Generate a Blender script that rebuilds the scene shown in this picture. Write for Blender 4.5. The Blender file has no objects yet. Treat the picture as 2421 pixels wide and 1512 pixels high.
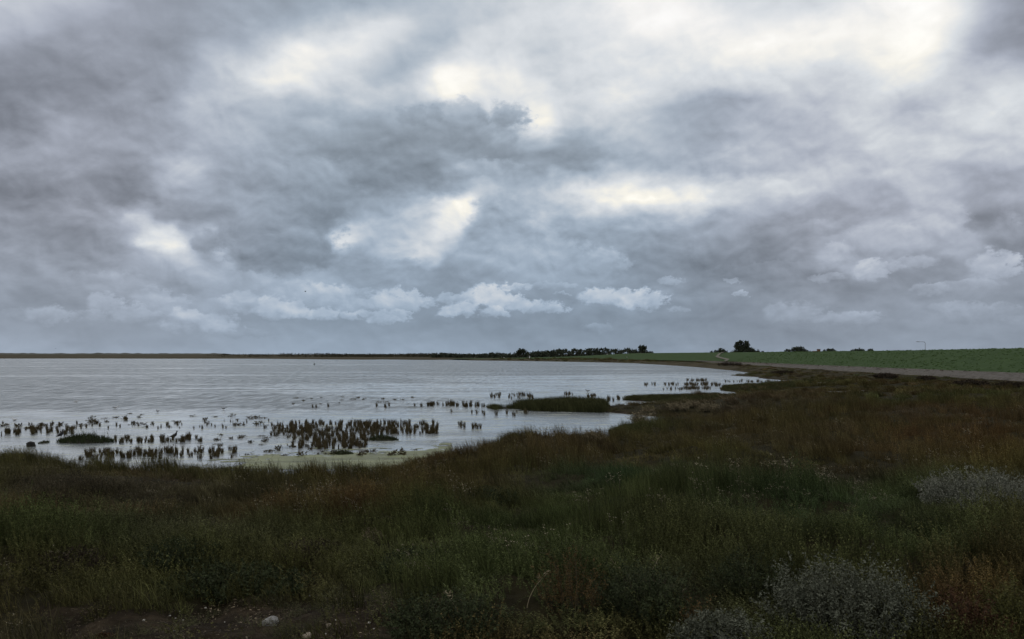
import bpy, math, random
import numpy as np
from mathutils import Vector

rng = np.random.default_rng(7)
random.seed(7)
SC = bpy.context.scene
COL = SC.collection
R = math.radians

# ------------------------------------------------------------------ camera
# reference frame used for surveying the place: 2421 x 1512, focal 1885, horizon line 838, eye 2.6 m above the water
F, CX, HZ, EYE = 1885.0, 1210.5, 838.0, 2.6
cam_data = bpy.data.cameras.new("camera")
cam_data.sensor_width = 36.0
cam_data.lens = F / 2421.0 * 36.0
cam_data.shift_y = (HZ - 756.0) / 2421.0
cam_data.clip_start = 0.1
cam_data.clip_end = 20000
cam = bpy.data.objects.new("camera", cam_data)
cam.location = (0, 0, EYE)
cam.rotation_euler = (R(90), 0, 0)
COL.objects.link(cam)
SC.camera = cam

SC.view_settings.view_transform = 'Standard'
SC.view_settings.look = 'None'
SC.view_settings.exposure = 0.0
SC.view_settings.gamma = 1.0
SC.cycles.max_bounces = 6
SC.cycles.diffuse_bounces = 2
SC.cycles.glossy_bounces = 3
SC.cycles.use_adaptive_sampling = True
SC.cycles.adaptive_threshold = 0.02

def P(px, py, z=0.0):
    """survey sighting -> ground position at height z"""
    y = (EYE - z) * F / max(py - HZ, 0.5)
    return ((px - CX) / F * y, y)

# ------------------------------------------------------------------ sky (world)
SKY_ROWS = {
 0: "0 185 100 182 200 175 300 158 400 150 500 150 600 152 700 152 800 155 900 160 1000 180 1100 190 1200 200 1300 208 1400 225 1500 240 1600 235 1700 215 1800 195 1900 200 2000 212 2060 226 2120 240 2170 247 2215 242 2300 205 2350 165 2420 145",
 60: "0 178 100 172 150 150 200 145 300 158 400 148 500 150 600 158 700 175 800 205 850 222 900 225 950 215 1000 190 1050 178 1100 185 1200 200 1300 212 1400 215 1500 240 1580 248 1650 235 1700 228 1800 225 1900 241 2000 247 2100 249 2180 249 2230 234 2270 210 2300 175 2350 150 2420 135",
 120: "0 160 100 140 200 142 300 145 400 140 450 150 500 178 600 185 650 205 700 222 800 225 850 222 900 200 950 178 1000 172 1050 178 1100 205 1150 215 1200 212 1300 195 1400 210 1500 215 1550 205 1600 210 1650 225 1700 235 1800 248 1900 247 1960 238 2020 230 2080 228 2130 238 2170 242 2220 225 2260 195 2300 160 2350 145 2420 145",
 180: "0 125 100 132 200 132 300 148 400 150 500 170 550 195 600 225 670 246 720 230 800 205 850 190 900 178 950 180 1000 205 1060 240 1090 248 1120 230 1220 225 1260 195 1300 190 1350 205 1450 210 1500 220 1600 215 1660 205 1700 215 1800 205 1900 200 1960 188 2000 200 2060 218 2120 234 2160 228 2200 200 2260 182 2300 180 2350 195 2420 195",
 240: "0 118 100 122 200 130 300 145 400 150 450 165 500 168 550 178 650 185 700 178 800 180 850 190 960 190 1020 215 1070 240 1120 215 1160 205 1200 210 1230 195 1260 235 1300 210 1330 200 1400 225 1450 225 1500 205 1560 180 1600 165 1700 160 1760 162 1820 168 1900 190 2000 195 2100 200 2140 180 2200 195 2260 215 2320 220 2420 212",
 300: "0 125 60 140 130 165 200 150 300 152 400 150 450 165 550 172 600 175 650 165 700 160 750 168 800 165 850 155 900 150 960 155 1000 150 1150 150 1190 190 1220 170 1240 215 1270 244 1310 215 1360 190 1400 195 1480 190 1540 185 1600 170 1700 160 1780 175 1830 165 1900 180 1960 190 2020 195 2100 190 2160 180 2200 195 2260 205 2320 205 2420 200",
 360: "0 155 60 165 120 160 200 150 250 165 300 155 400 160 450 170 500 165 550 160 650 160 700 155 800 150 850 135 900 130 950 130 1000 140 1050 145 1150 140 1260 145 1320 138 1400 150 1480 165 1540 180 1600 175 1660 165 1720 172 1800 190 1850 185 1900 180 2000 180 2060 200 2100 195 2160 185 2240 195 2320 175 2420 180",
 400: "0 155 100 150 200 145 300 140 400 175 435 195 470 185 520 160 600 150 650 155 750 150 850 140 900 135 1000 135 1080 165 1150 175 1200 160 1300 150 1400 145 1450 175 1500 180 1550 175 1650 160 1750 160 1850 170 1920 190 1980 200 2050 190 2150 180 2250 170 2350 165 2420 165",
 440: "0 125 100 130 200 128 300 128 340 140 400 165 500 158 550 140 600 155 700 160 750 152 800 148 850 125 900 125 1000 122 1080 130 1120 160 1200 170 1260 175 1300 195 1360 215 1400 225 1500 215 1560 205 1640 215 1750 215 1820 220 1850 232 1920 215 1960 190 2000 175 2100 170 2160 175 2240 172 2320 160 2420 160",
 470: "0 135 100 140 200 140 300 135 340 150 450 155 540 155 600 160 700 158 800 145 830 148 880 160 950 165 1000 170 1050 215 1100 238 1140 205 1180 170 1220 165 1300 180 1360 195 1400 225 1450 242 1550 246 1600 228 1640 246 1680 220 1720 205 1760 195 1800 185 1900 175 2000 170 2080 165 2200 180 2280 160 2320 148 2420 155",
 510: "0 135 100 150 200 160 260 165 330 205 350 160 420 140 500 140 560 150 600 158 650 140 700 140 760 135 800 145 850 170 950 175 1000 185 1060 225 1090 246 1130 215 1160 150 1200 145 1240 190 1270 195 1320 165 1400 175 1470 165 1550 170 1620 190 1690 165 1750 175 1850 155 1950 150 2050 165 2150 170 2240 175 2280 165 2310 135 2420 150",
 540: "0 140 100 145 200 140 280 150 330 185 380 215 420 195 450 150 480 185 510 175 550 145 600 135 650 140 700 145 770 150 800 200 850 205 920 180 1000 185 1060 215 1080 220 1110 150 1160 150 1210 195 1250 205 1290 185 1320 160 1400 165 1500 160 1600 155 1800 155 1900 150 1960 155 2040 175 2120 180 2170 160 2240 180 2280 165 2320 140 2420 150",
 580: "0 145 50 155 150 150 250 135 300 145 330 200 380 228 430 222 460 185 490 140 520 150 550 205 570 140 650 128 700 150 760 135 790 205 815 232 850 195 900 170 950 185 1000 195 1060 190 1100 170 1220 178 1300 175 1340 155 1400 150 1500 150 1600 145 1700 142 1900 140 1960 155 2030 165 2100 175 2180 175 2280 180 2330 160 2360 140 2420 145",
 605: "0 150 100 150 200 140 300 160 400 180 450 185 500 150 540 195 570 140 650 130 700 130 760 140 800 160 850 150 900 190 950 208 1030 208 1060 160 1100 170 1200 180 1300 175 1350 155 1400 170 1450 165 1500 145 1600 142 1700 138 1900 138 1960 170 2000 175 2020 140 2060 150 2100 165 2160 160 2200 145 2280 165 2340 155 2420 145",
 640: "0 155 100 155 200 140 250 145 350 160 400 150 440 185 480 185 520 195 560 160 650 150 750 165 830 150 900 155 1000 158 1080 140 1150 155 1250 165 1300 165 1380 165 1450 165 1480 155 1560 145 1700 135 1900 130 1980 140 2040 160 2070 160 2100 145 2200 140 2260 155 2330 165 2380 160 2420 150",
 680: "0 150 100 155 200 160 370 160 400 155 500 168 600 172 700 172 780 172 830 162 900 162 960 160 1000 150 1100 160 1200 165 1300 160 1430 160 1500 152 1620 148 1700 142 1800 138 1950 146 2150 145 2250 152 2330 158 2420 150",
 720: "0 150 200 145 280 155 400 158 550 160 700 162 800 165 900 158 1000 152 1080 152 1200 152 1300 148 1480 150 1580 145 1700 140 1800 140 1900 143 2200 148 2300 146 2420 147",
 760: "0 146 200 152 400 156 550 156 600 148 700 150 900 152 1000 148 1200 142 1500 142 1700 138 1900 145 2050 152 2200 150 2300 155 2420 156",
 800: "0 165 50 160 200 150 400 155 500 150 700 158 900 155 1100 147 1300 147 1500 146 1700 145 1800 138 2000 145 2200 148 2420 147",
 838: "0 168 400 162 800 165 1200 158 1600 152 2000 152 2420 152",
}
_rk = sorted(SKY_ROWS)
_rows = []
for k in _rk:
    a = np.array([float(v) for v in SKY_ROWS[k].split()])
    _rows.append((a[0::2], a[1::2]))

def sky_lum(px, py):
    py = min(max(py, 0), 838)
    i = max(j for j in range(len(_rk)) if _rk[j] <= py)
    v0 = np.interp(px, *_rows[i])
    if i == len(_rk) - 1:
        return v0
    v1 = np.interp(px, *_rows[i + 1])
    t = (py - _rk[i]) / (_rk[i + 1] - _rk[i])
    return v0 * (1 - t) + v1 * t

# cloud puffs: x centre, y base, half width, height, brightness, softness
PUFFS = [
 (1090,345,140,100,158,.55),(1190,300,62,54,154,.6),(985,300,62,46,156,.5),(720,480,120,100,160,.55),(665,645,130,150,146,.8),(492,602,44,58,152,.7),(200,480,150,60,140,.5),(1185,600,70,140,160,.7),(1300,650,120,90,176,.6),(900,640,110,30,158,.5),
 (120,770,60,44,172,.7),(250,742,44,50,174,.7),(360,720,50,44,176,.7),(440,774,60,44,178,.75),(520,790,44,32,172,.7),(580,740,50,50,176,.6),(700,756,40,44,188,.8),(760,716,70,44,184,.7),(860,732,44,30,182,.7),(905,770,34,26,180,.75),(1010,730,24,26,176,.7),(1060,752,30,26,186,.8),(1120,726,34,40,190,.75),(1310,742,34,20,182,.75),(1600,740,30,14,166,.6),(1985,604,30,34,180,.8),(2060,660,36,48,186,.8),(2110,640,24,22,174,.7),(1955,668,36,20,170,.7),(2350,656,58,66,184,.8),(2200,700,50,30,166,.6),(1860,768,52,48,164,.6),(2000,772,80,34,166,.6),(2270,740,70,30,164,.5),
 (2230,610,60,130,180,.6),(2150,590,60,60,182,.6),(1830,660,170,40,150,.4),(1480,560,120,40,172,.35),(2380,600,50,90,156,.6),
 (945,741,66,56,186,.9),(1166,732,50,62,198,.95),(1205,738,60,40,190,.9),(1272,743,55,34,182,.8),(1096,749,40,36,188,.9),(1168,752,34,28,185,.8),
 (655,758,52,56,184,.85),(758,758,46,32,182,.8),(824,759,22,20,180,.7),(925,764,42,32,178,.8),(790,737,95,62,176,.6),
 (316,764,55,48,168,.75),(398,745,56,50,168,.6),(468,791,92,56,170,.75),(204,766,48,36,163,.6),(520,745,40,44,172,.6),
 (1440,722,78,44,190,.95),(1520,734,56,48,192,.9),(1588,674,30,20,172,.7),(1752,704,18,15,172,.7),(1728,672,16,12,165,.6),
 (1985,628,34,42,166,.8),(2055,666,40,54,176,.85),(1965,668,36,22,160,.7),(2350,664,66,58,174,.8),(2085,604,90,72,172,.7),(2240,600,70,100,170,.6),
 (1415,652,62,62,172,.8),(1245,655,130,120,170,.5),(1875,772,60,60,156,.6),(2015,776,74,40,158,.6),(1415,792,40,28,157,.6),(2330,770,120,50,158,.5),
 (640,640,110,130,152,.5),(1215,590,80,110,168,.6),(560,690,120,50,168,.5),(250,700,110,60,164,.5),(1930,560,60,36,160,.5),(2140,640,80,30,166,.6),(2290,690,90,30,164,.5),(700,480,120,90,158,.45),(1150,420,90,40,166,.6),(1060,720,30,26,176,.8),(1225,686,40,14,184,.8),(1330,700,24,10,172,.8),(870,752,34,18,176,.7),(700,700,40,40,178,.5),(2400,775,40,34,160,.5),(120,750,50,30,162,.5),(60,762,70,30,156,.5),(590,800,60,20,156,.4),(1300,685,60,18,170,.5),
]

def build_world():
    w = bpy.data.worlds.new("World")
    SC.world = w
    w.use_nodes = True
    nt = w.node_tree
    N, L = nt.nodes, nt.links
    N.clear()
    def val(x):
        return x
    def setin(sock, v):
        if isinstance(v, bpy.types.NodeSocket):
            L.new(v, sock)
        else:
            sock.default_value = v
    def math_(op, a, b=None, c=None, clamp=False):
        n = N.new("ShaderNodeMath"); n.operation = op; n.use_clamp = clamp
        setin(n.inputs[0], a)
        if b is not None: setin(n.inputs[1], b)
        if c is not None: setin(n.inputs[2], c)
        return n.outputs[0]
    def mrange(v, a, b, c=0.0, d=1.0, kind='LINEAR'):
        n = N.new("ShaderNodeMapRange"); n.interpolation_type = kind; n.clamp = True
        setin(n.inputs[0], v)
        n.inputs[1].default_value, n.inputs[2].default_value = a, b
        n.inputs[3].default_value, n.inputs[4].default_value = c, d
        return n.outputs[0]
    def fmix(f, a, b):
        n = N.new("ShaderNodeMix"); n.data_type = 'FLOAT'
        setin(n.inputs[0], f); setin(n.inputs[2], a); setin(n.inputs[3], b)
        return n.outputs[0]
    def cmix(f, a, b, mode='MIX'):
        n = N.new("ShaderNodeMix"); n.data_type = 'RGBA'; n.blend_type = mode
        setin(n.inputs[0], f); setin(n.inputs[6], a); setin(n.inputs[7], b)
        return n.outputs[2]
    def noise(vec, scale, detail=5.0, rough=0.55, dist=0.0):
        n = N.new("ShaderNodeTexNoise"); n.noise_dimensions = '3D'
        L.new(vec, n.inputs['Vector'])
        n.inputs['Scale'].default_value = scale; n.inputs['Detail'].default_value = detail
        n.inputs['Roughness'].default_value = rough; n.inputs['Distortion'].default_value = dist
        return n
    tc = N.new("ShaderNodeTexCoord")
    sep = N.new("ShaderNodeSeparateXYZ"); L.new(tc.outputs['Generated'], sep.inputs[0])
    x, y, z = sep.outputs
    zc = math_('MAXIMUM', z, 0.0)
    az = math_('MULTIPLY', math_('ARCTAN2', x, y), 180 / math.pi)
    el = math_('MULTIPLY', math_('ARCSINE', zc), 180 / math.pi)
    # cloud deck coordinates: a flat layer seen in perspective
    den = math_('ADD', zc, 0.10)
    cmb = N.new("ShaderNodeCombineXYZ")
    L.new(math_('DIVIDE', x, den), cmb.inputs[0]); L.new(math_('DIVIDE', y, den), cmb.inputs[1]); L.new(math_('MULTIPLY', zc, 6.0), cmb.inputs[2])
    deck = cmb.outputs[0]
    # angular coordinates for the finer billows
    cmb2 = N.new("ShaderNodeCombineXYZ")
    L.new(math_('MULTIPLY', az, 0.30), cmb2.inputs[0]); L.new(math_('MULTIPLY', el, 0.42), cmb2.inputs[1])
    ang = cmb2.outputs[0]
    n1 = noise(deck, 1.1, 4, .5); n2 = noise(ang, 1.0, 4, .5, .2); n3 = noise(ang, 2.6, 4, .5)
    s1 = N.new("ShaderNodeSeparateColor"); L.new(n1.outputs['Color'], s1.inputs[0])
    s2 = N.new("ShaderNodeSeparateColor"); L.new(n2.outputs['Color'], s2.inputs[0])
    def c0(s): return math_('SUBTRACT', s, 0.5)
    s3 = N.new("ShaderNodeSeparateColor"); L.new(n3.outputs['Color'], s3.inputs[0])
    soft = mrange(el, 10, 20, 1.0, .35)
    elscale = mrange(el, 0, 14, 0.3, 1.0)
    waz = math_('ADD', math_('MULTIPLY', c0(s1.outputs[0]), 1.2), math_('MULTIPLY', c0(s2.outputs[0]), 1.6))
    wel = math_('ADD', math_('MULTIPLY', c0(s1.outputs[1]), .6), math_('MULTIPLY', c0(s2.outputs[1]), 1.0))
    waz = math_('ADD', waz, math_('MULTIPLY', math_('MULTIPLY', c0(s3.outputs[0]), 1.5), soft))
    wel = math_('ADD', wel, math_('MULTIPLY', math_('MULTIPLY', c0(s3.outputs[1]), 1.2), soft))
    azw = math_('ADD', az, math_('MULTIPLY', waz, elscale))
    elw = math_('MAXIMUM', math_('ADD', el, math_('MULTIPLY', wel, elscale)), 0.0)
    AZM = 35.0
    t = mrange(azw, -AZM, AZM)
    acc = None
    pys = [838, 815, 790, 760, 738, 715, 690, 665, 640, 620, 600, 580, 560, 540, 520, 500, 475, 450, 425, 400, 370, 335, 300, 260, 220, 180, 140, 100, 60, 20, -20]
    prev = None
    for py in pys:
        e = math.degrees(math.atan((HZ - py) / F))
        n = N.new("ShaderNodeFloatCurve")
        cu = n.mapping.curves[0]
        K = 64
        for j in range(K + 1):
            a = -AZM + 2 * AZM * j / K
            px = CX + F * math.tan(R(a)); qy = HZ - math.tan(R(e)) * F / math.cos(R(a))
            v = sky_lum(px, qy) / 255.0
            if j == 0: cu.points[0].location = (0, v)
            elif j == K: cu.points[-1].location = (1, v)
            else: cu.points.new(j / K, v)
        n.mapping.use_clip = False
        n.mapping.update()
        if acc is None:
            L.new(t, n.inputs['Value']); acc = n.outputs[0]
        else:
            L.new(math_('MULTIPLY_ADD', acc, 1e-7, t), n.inputs['Value'])
            acc = fmix(mrange(math_('MULTIPLY_ADD', acc, 1e-7, elw), prev, e), acc, n.outputs[0])
        prev = e
    # beyond the surveyed part the deck carries on as plain broken cloud
    gen = math_('MULTIPLY_ADD', n1.outputs['Fac'], 0.8, 0.30)
    out = math_('MAXIMUM', mrange(math_('ABSOLUTE', az), 34, 46, 0, 1, 'SMOOTHSTEP'), mrange(el, 25, 34, 0, 1, 'SMOOTHSTEP'))
    lum = fmix(out, acc, gen)
    # billow detail
    det = math_('ADD', math_('MULTIPLY', c0(n2.outputs['Fac']), 0.13), math_('MULTIPLY', math_('MULTIPLY', c0(n3.outputs['Fac']), 0.06), soft))
    lum = math_('ADD', lum, math_('MULTIPLY', det, mrange(el, 0, 8, .35, 1.0)))
    # torn edges of the cloud layers and light falling on their upper sides
    def offs(vec, d):
        n = N.new("ShaderNodeVectorMath"); n.operation = 'ADD'; L.new(vec, n.inputs[0]); n.inputs[1].default_value = d; return n.outputs[0]
    cmb3 = N.new("ShaderNodeCombineXYZ")
    L.new(math_('MULTIPLY', az, 0.16), cmb3.inputs[0]); L.new(math_('MULTIPLY', math_('POWER', math_('ADD', el, 2.0), 0.75), 0.85), cmb3.inputs[1]); cmb3.inputs[2].default_value = 4.7
    torn = noise(cmb3.outputs[0], .8, 6, .5, .5).outputs['Fac']
    torn2 = noise(offs(cmb3.outputs[0], (9.3, 3.1, 1.0)), 1.5, 6, .5, .4).outputs['Fac']
    lay = math_('ADD', mrange(torn, .44, .60, -1, 1, 'SMOOTHSTEP'), math_('MULTIPLY', mrange(torn2, .44, .60, -1, 1, 'SMOOTHSTEP'), .6))
    mid = math_('MULTIPLY', mrange(el, 1.5, 6, .35, 1), mrange(el, 12, 22, 1, .45))
    lum = math_('ADD', lum, math_('MULTIPLY', math_('MULTIPLY', lay, 0.022), mid))
    rel0 = noise(ang, 1.5, 4, .5, .3).outputs['Fac']; rel1 = noise(offs(ang, (0.05, .16, 0)), 1.5, 4, .5, .3).outputs['Fac']
    rel = math_('SUBTRACT', rel0, rel1)
    lum = math_('ADD', lum, math_('MULTIPLY', math_('MULTIPLY', rel, 0.20), mid))
    lum = math_('ADD', lum, math_('MULTIPLY', math_('MULTIPLY_ADD', lum, 0.03, 0.028), mrange(el, 4, 13, .12, 1)))
    lum = math_('MINIMUM', lum, math_('MULTIPLY_ADD', lum, .85, .86 * .15))
    # low cumulus puffs
    n4 = noise(ang, 5.0, 5, .62)
    s4 = N.new("ShaderNodeSeparateColor"); L.new(n4.outputs['Color'], s4.inputs[0])
    azp = math_('ADD', az, math_('MULTIPLY', c0(s4.outputs[0]), 1.7)); elp = math_('ADD', el, math_('MULTIPLY', c0(s4.outputs[1]), 1.0))
    edge = math_('ADD', math_('MULTIPLY', c0(n4.outputs['Fac']), 2.0), math_('MULTIPLY', c0(n3.outputs['Fac']), 2.2))
    relp = math_('MULTIPLY', rel, 0.3)
    edge_big = math_('ADD', math_('ADD', math_('MULTIPLY', c0(n3.outputs['Fac']), 2.0), math_('MULTIPLY', c0(n2.outputs['Fac']), 1.8)), math_('MULTIPLY', c0(n4.outputs['Fac']), .7))
    for (px, pb, hw, h, b, op) in PUFFS:
        a = math.atan((px - CX) / F); ca = math.cos(a)
        cz = math.degrees(a); k = 180 / math.pi / F * ca
        ce = math.degrees(math.atan((HZ - (pb - h * .42)) / F * ca))
        sw = hw * k * ca * 1.12; sh = h * .56 * k * 1.12
        # (each puff waits for the one before it, which keeps the shader's memory small)
        dx = math_('MULTIPLY_ADD', math_('MULTIPLY_ADD', lum, 1e-7, azp), 1 / sw, -cz / sw)
        dy = math_('MULTIPLY_ADD', math_('MULTIPLY_ADD', lum, 1e-7, elp), 1 / sh, -ce / sh)
        dyn = math_('MULTIPLY', math_('MINIMUM', dy, 0.0), 0.45)   # flat broad base
        dyc = math_('ADD', dy, dyn)
        r2 = math_('MULTIPLY_ADD', dx, dx, math_('MULTIPLY', dyc, dyc))
        big = hw >= 60 and pb < 660
        m = mrange(math_('ADD', r2, edge_big if big else edge), 1.25 if big else 1.2, 0.35 if big else .45, 0, op * (1 if big else .9), 'SMOOTHSTEP')
        m = math_('MULTIPLY', m, mrange(dy, -1.05, -.1, .15, 1.0))
        sh_l = math_('ADD', math_('MULTIPLY_ADD', mrange(dy, -1.0, 0.9), 0.13, b / 255 - (0.085 if b < 162 else 0.055)), relp)
        lum = fmix(m, lum, sh_l)
    # colour: blue-grey in the middle, lilac-grey to both sides, near white where thin
    side = math_('MULTIPLY', mrange(math_('ABSOLUTE', math_('ADD', azw, 3.0)), 8, 26, 0, 1, 'SMOOTHSTEP'), mrange(el, 0, 9, .35, 1))
    base = cmix(mrange(el, 3, 15), (.80, 1.0, 1.26, 1), (.85, 1.0, 1.18, 1))
    tint = cmix(side, base, (.925, 1.0, 1.18, 1))
    tint = cmix(mrange(lum, .66, .88, 0, 1, 'SMOOTHSTEP'), tint, (.955, 1.0, 1.05, 1))
    warm = cmix(mrange(el, 17, 22), (1.03, 1.0, .91, 1), (1.01, 1.0, .985, 1))
    tint = cmix(mrange(lum, .87, .96, 0, 1), tint, warm)
    tint = cmix(out, tint, (1.0, 1.0, 1.02, 1))
    lin = math_('POWER', math_('MAXIMUM', lum, 0.05), 2.2)
    v = N.new("ShaderNodeVectorMath"); v.operation = 'SCALE'
    L.new(tint, v.inputs[0]); L.new(lin, v.inputs['Scale'])
    # the clear sky above the deck adds its share through the thin cloud
    sky = N.new("ShaderNodeTexSky"); sky.sky_type = 'NISHITA'; sky.sun_disc = False
    sky.sun_elevation = R(38); sky.sun_rotation = R(150)
    bg1 = N.new("ShaderNodeBackground"); L.new(sky.outputs[0], bg1.inputs[0]); bg1.inputs[1].default_value = 0.05
    bg2 = N.new("ShaderNodeBackground"); L.new(v.outputs[0], bg2.inputs[0]); bg2.inputs[1].default_value = 1.0
    mx = N.new("ShaderNodeMixShader"); mx.inputs[0].default_value = 0.97
    L.new(bg1.outputs[0], mx.inputs[1]); L.new(bg2.outputs[0], mx.inputs[2])
    o = N.new("ShaderNodeOutputWorld"); L.new(mx.outputs[0], o.inputs[0])
build_world()

sun_d = bpy.data.lights.new("sun", 'SUN')
sun_d.energy = 0.5; sun_d.angle = R(60); sun_d.color = (1, .97, .93)
sun = bpy.data.objects.new("sun", sun_d)
sun.rotation_euler = (R(52), 0, R(-150 + 180 + 180))
COL.objects.link(sun)

# ------------------------------------------------------------------ helpers
def link(o, parent=None):
    COL.objects.link(o)
    if parent is not None: o.parent = parent
    return o

def mesh_np(name, verts, faces, attrs=None, smooth=False):
    me = bpy.data.meshes.new(name)
    verts = np.asarray(verts, dtype=np.float32).reshape(-1, 3)
    me.vertices.add(len(verts)); me.vertices.foreach_set("co", verts.ravel())
    if isinstance(faces, np.ndarray):
        n, k = faces.shape
        idx = faces.ravel(); starts = np.arange(n) * k; tot = np.full(n, k)
    else:
        tot = np.array([len(f) for f in faces]); n = len(faces)
        idx = np.concatenate([np.asarray(f) for f in faces]); starts = np.concatenate([[0], np.cumsum(tot)[:-1]])
    me.loops.add(len(idx)); me.loops.foreach_set("vertex_index", idx.astype(np.int32))
    me.polygons.add(n); me.polygons.foreach_set("loop_start", starts.astype(np.int32))
    me.polygons.foreach_set("loop_total", tot.astype(np.int32))
    if smooth: me.polygons.foreach_set("use_smooth", np.ones(n, dtype=bool))
    for k, v in (attrs or {}).items():
        v = np.asarray(v, dtype=np.float32)
        if v.ndim == 1:
            a = me.attributes.new(k, 'FLOAT', 'POINT'); a.data.foreach_set("value", v)
        else:
            a = me.attributes.new(k, 'FLOAT_VECTOR', 'POINT'); a.data.foreach_set("vector", v.ravel())
    me.update(calc_edges=True); me.validate()
    return me

def obj(name, me, mat=None, parent=None, loc=None):
    o = bpy.data.objects.new(name, me)
    if mat is not None and not me.materials: me.materials.append(mat)
    if loc is not None: o.location = loc
    return link(o, parent)

def empty(name, loc=(0, 0, 0), rz=0.0):
    o = bpy.data.objects.new(name, None); o.empty_display_size = .1
    o.location = loc; o.rotation_euler = (0, 0, rz)
    return link(o)

def tag(o, label=None, cat=None, group=None, kind=None):
    if label: o["label"] = label
    if cat: o["category"] = cat
    if group: o["group"] = group
    if kind: o["kind"] = kind
    return o

# value noise
_perm = np.random.default_rng(3).random((256, 256))
def vnoise(x, y):
    xi = np.floor(x).astype(int); yi = np.floor(y).astype(int)
    fx = x - xi; fy = y - yi
    fx = fx * fx * (3 - 2 * fx); fy = fy * fy * (3 - 2 * fy)
    a = _perm[xi & 255, yi & 255]; b = _perm[(xi + 1) & 255, yi & 255]
    c = _perm[xi & 255, (yi + 1) & 255]; d = _perm[(xi + 1) & 255, (yi + 1) & 255]
    return (a * (1 - fx) + b * fx) * (1 - fy) + (c * (1 - fx) + d * fx) * fy - 0.5
def fbm(x, y, o=4, g=.5):
    s = 0; amp = 1
    for i in range(o):
        s = s + amp * vnoise(x * 2 ** i + 17.3 * i, y * 2 ** i + 9.1 * i); amp *= g
    return s
def sstep(a, b, x):
    t = np.clip((x - a) / (b - a), 0, 1); return t * t * (3 - 2 * t)

# ------------------------------------------------------------------ materials
def nodemat(name):
    m = bpy.data.materials.new(name); m.use_nodes = True
    nt = m.node_tree; b = nt.nodes["Principled BSDF"]
    return m, nt.nodes, nt.links, b
def mat_noise(name, c1, c2, scale, rough=.85, bump=0.0, bscale=None, spec=.2, detail=6, stretch=None):
    m, N, L, b = nodemat(name)
    tc = N.new("ShaderNodeNewGeometry")
    src = tc.outputs['Position']
    if stretch:
        mp = N.new("ShaderNodeMapping"); mp.inputs['Scale'].default_value = stretch; L.new(src, mp.inputs[0]); src = mp.outputs[0]
    n = N.new("ShaderNodeTexNoise"); n.inputs['Scale'].default_value = scale; n.inputs['Detail'].default_value = detail; n.inputs['Roughness'].default_value = .65
    L.new(src, n.inputs['Vector'])
    r = N.new("ShaderNodeValToRGB"); r.color_ramp.elements[0].position = .32; r.color_ramp.elements[1].position = .7
    r.color_ramp.elements[0].color = (*c1, 1); r.color_ramp.elements[1].color = (*c2, 1)
    L.new(n.outputs['Fac'], r.inputs[0]); L.new(r.outputs[0], b.inputs['Base Color'])
    b.inputs['Roughness'].default_value = rough; b.inputs['Specular IOR Level'].default_value = spec
    if bump:
        n2 = N.new("ShaderNodeTexNoise"); n2.inputs['Scale'].default_value = bscale or scale * 3; n2.inputs['Detail'].default_value = 6
        L.new(src, n2.inputs['Vector'])
        bp = N.new("ShaderNodeBump"); bp.inputs['Strength'].default_value = bump; bp.inputs['Distance'].default_value = .05
        L.new(n2.outputs['Fac'], bp.inputs['Height']); L.new(bp.outputs[0], b.inputs['Normal'])
    return m

def mat_veg_instanced(name):
    """tint of each plant from its scatter point, blade to blade variation from the plant mesh"""
    m, N, L, b = nodemat(name)
    a = N.new("ShaderNodeAttribute"); a.attribute_type = 'INSTANCER'; a.attribute_name = "tint"
    s = N.new("ShaderNodeAttribute"); s.attribute_type = 'GEOMETRY'; s.attribute_name = "shade"
    v = N.new("ShaderNodeVectorMath"); v.operation = 'SCALE'
    L.new(a.outputs['Vector'], v.inputs[0]); L.new(s.outputs['Fac'], v.inputs['Scale'])
    L.new(v.outputs[0], b.inputs['Base Color'])
    b.inputs['Roughness'].default_value = .75; b.inputs['Specular IOR Level'].default_value = .06
    return m
def mat_veg(name, c, c2=None, rough=.75):
    m, N, L, b = nodemat(name)
    s = N.new("ShaderNodeAttribute"); s.attribute_type = 'GEOMETRY'; s.attribute_name = "shade"
    r = N.new("ShaderNodeMapRange"); r.inputs[1].default_value = .4; r.inputs[2].default_value = 1.7
    L.new(s.outputs['Fac'], r.inputs[0])
    x = N.new("ShaderNodeMix"); x.data_type = 'RGBA'
    x.inputs[6].default_value = (*[q * .55 for q in c], 1); x.inputs[7].default_value = (*(c2 or [q * 1.6 for q in c]), 1)
    L.new(r.outputs[0], x.inputs[0]); L.new(x.outputs[2], b.inputs['Base Color'])
    b.inputs['Roughness'].default_value = rough; b.inputs['Specular IOR Level'].default_value = .06
    return m

M_INST = mat_veg_instanced("marsh_plant")
M_SOIL = mat_noise("marsh_mud", (.022, .018, .014), (.085, .07, .054), 2.2, .8, .9, 14, .35)
M_TUFT = mat_veg("cordgrass", (.060, .050, .026), (.110, .088, .046))
M_LEAF = mat_veg("tree_leaf", (.044, .055, .042), (.088, .105, .072))
M_BARK = mat_noise("bark", (.03, .025, .02), (.07, .06, .05), 6)

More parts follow.
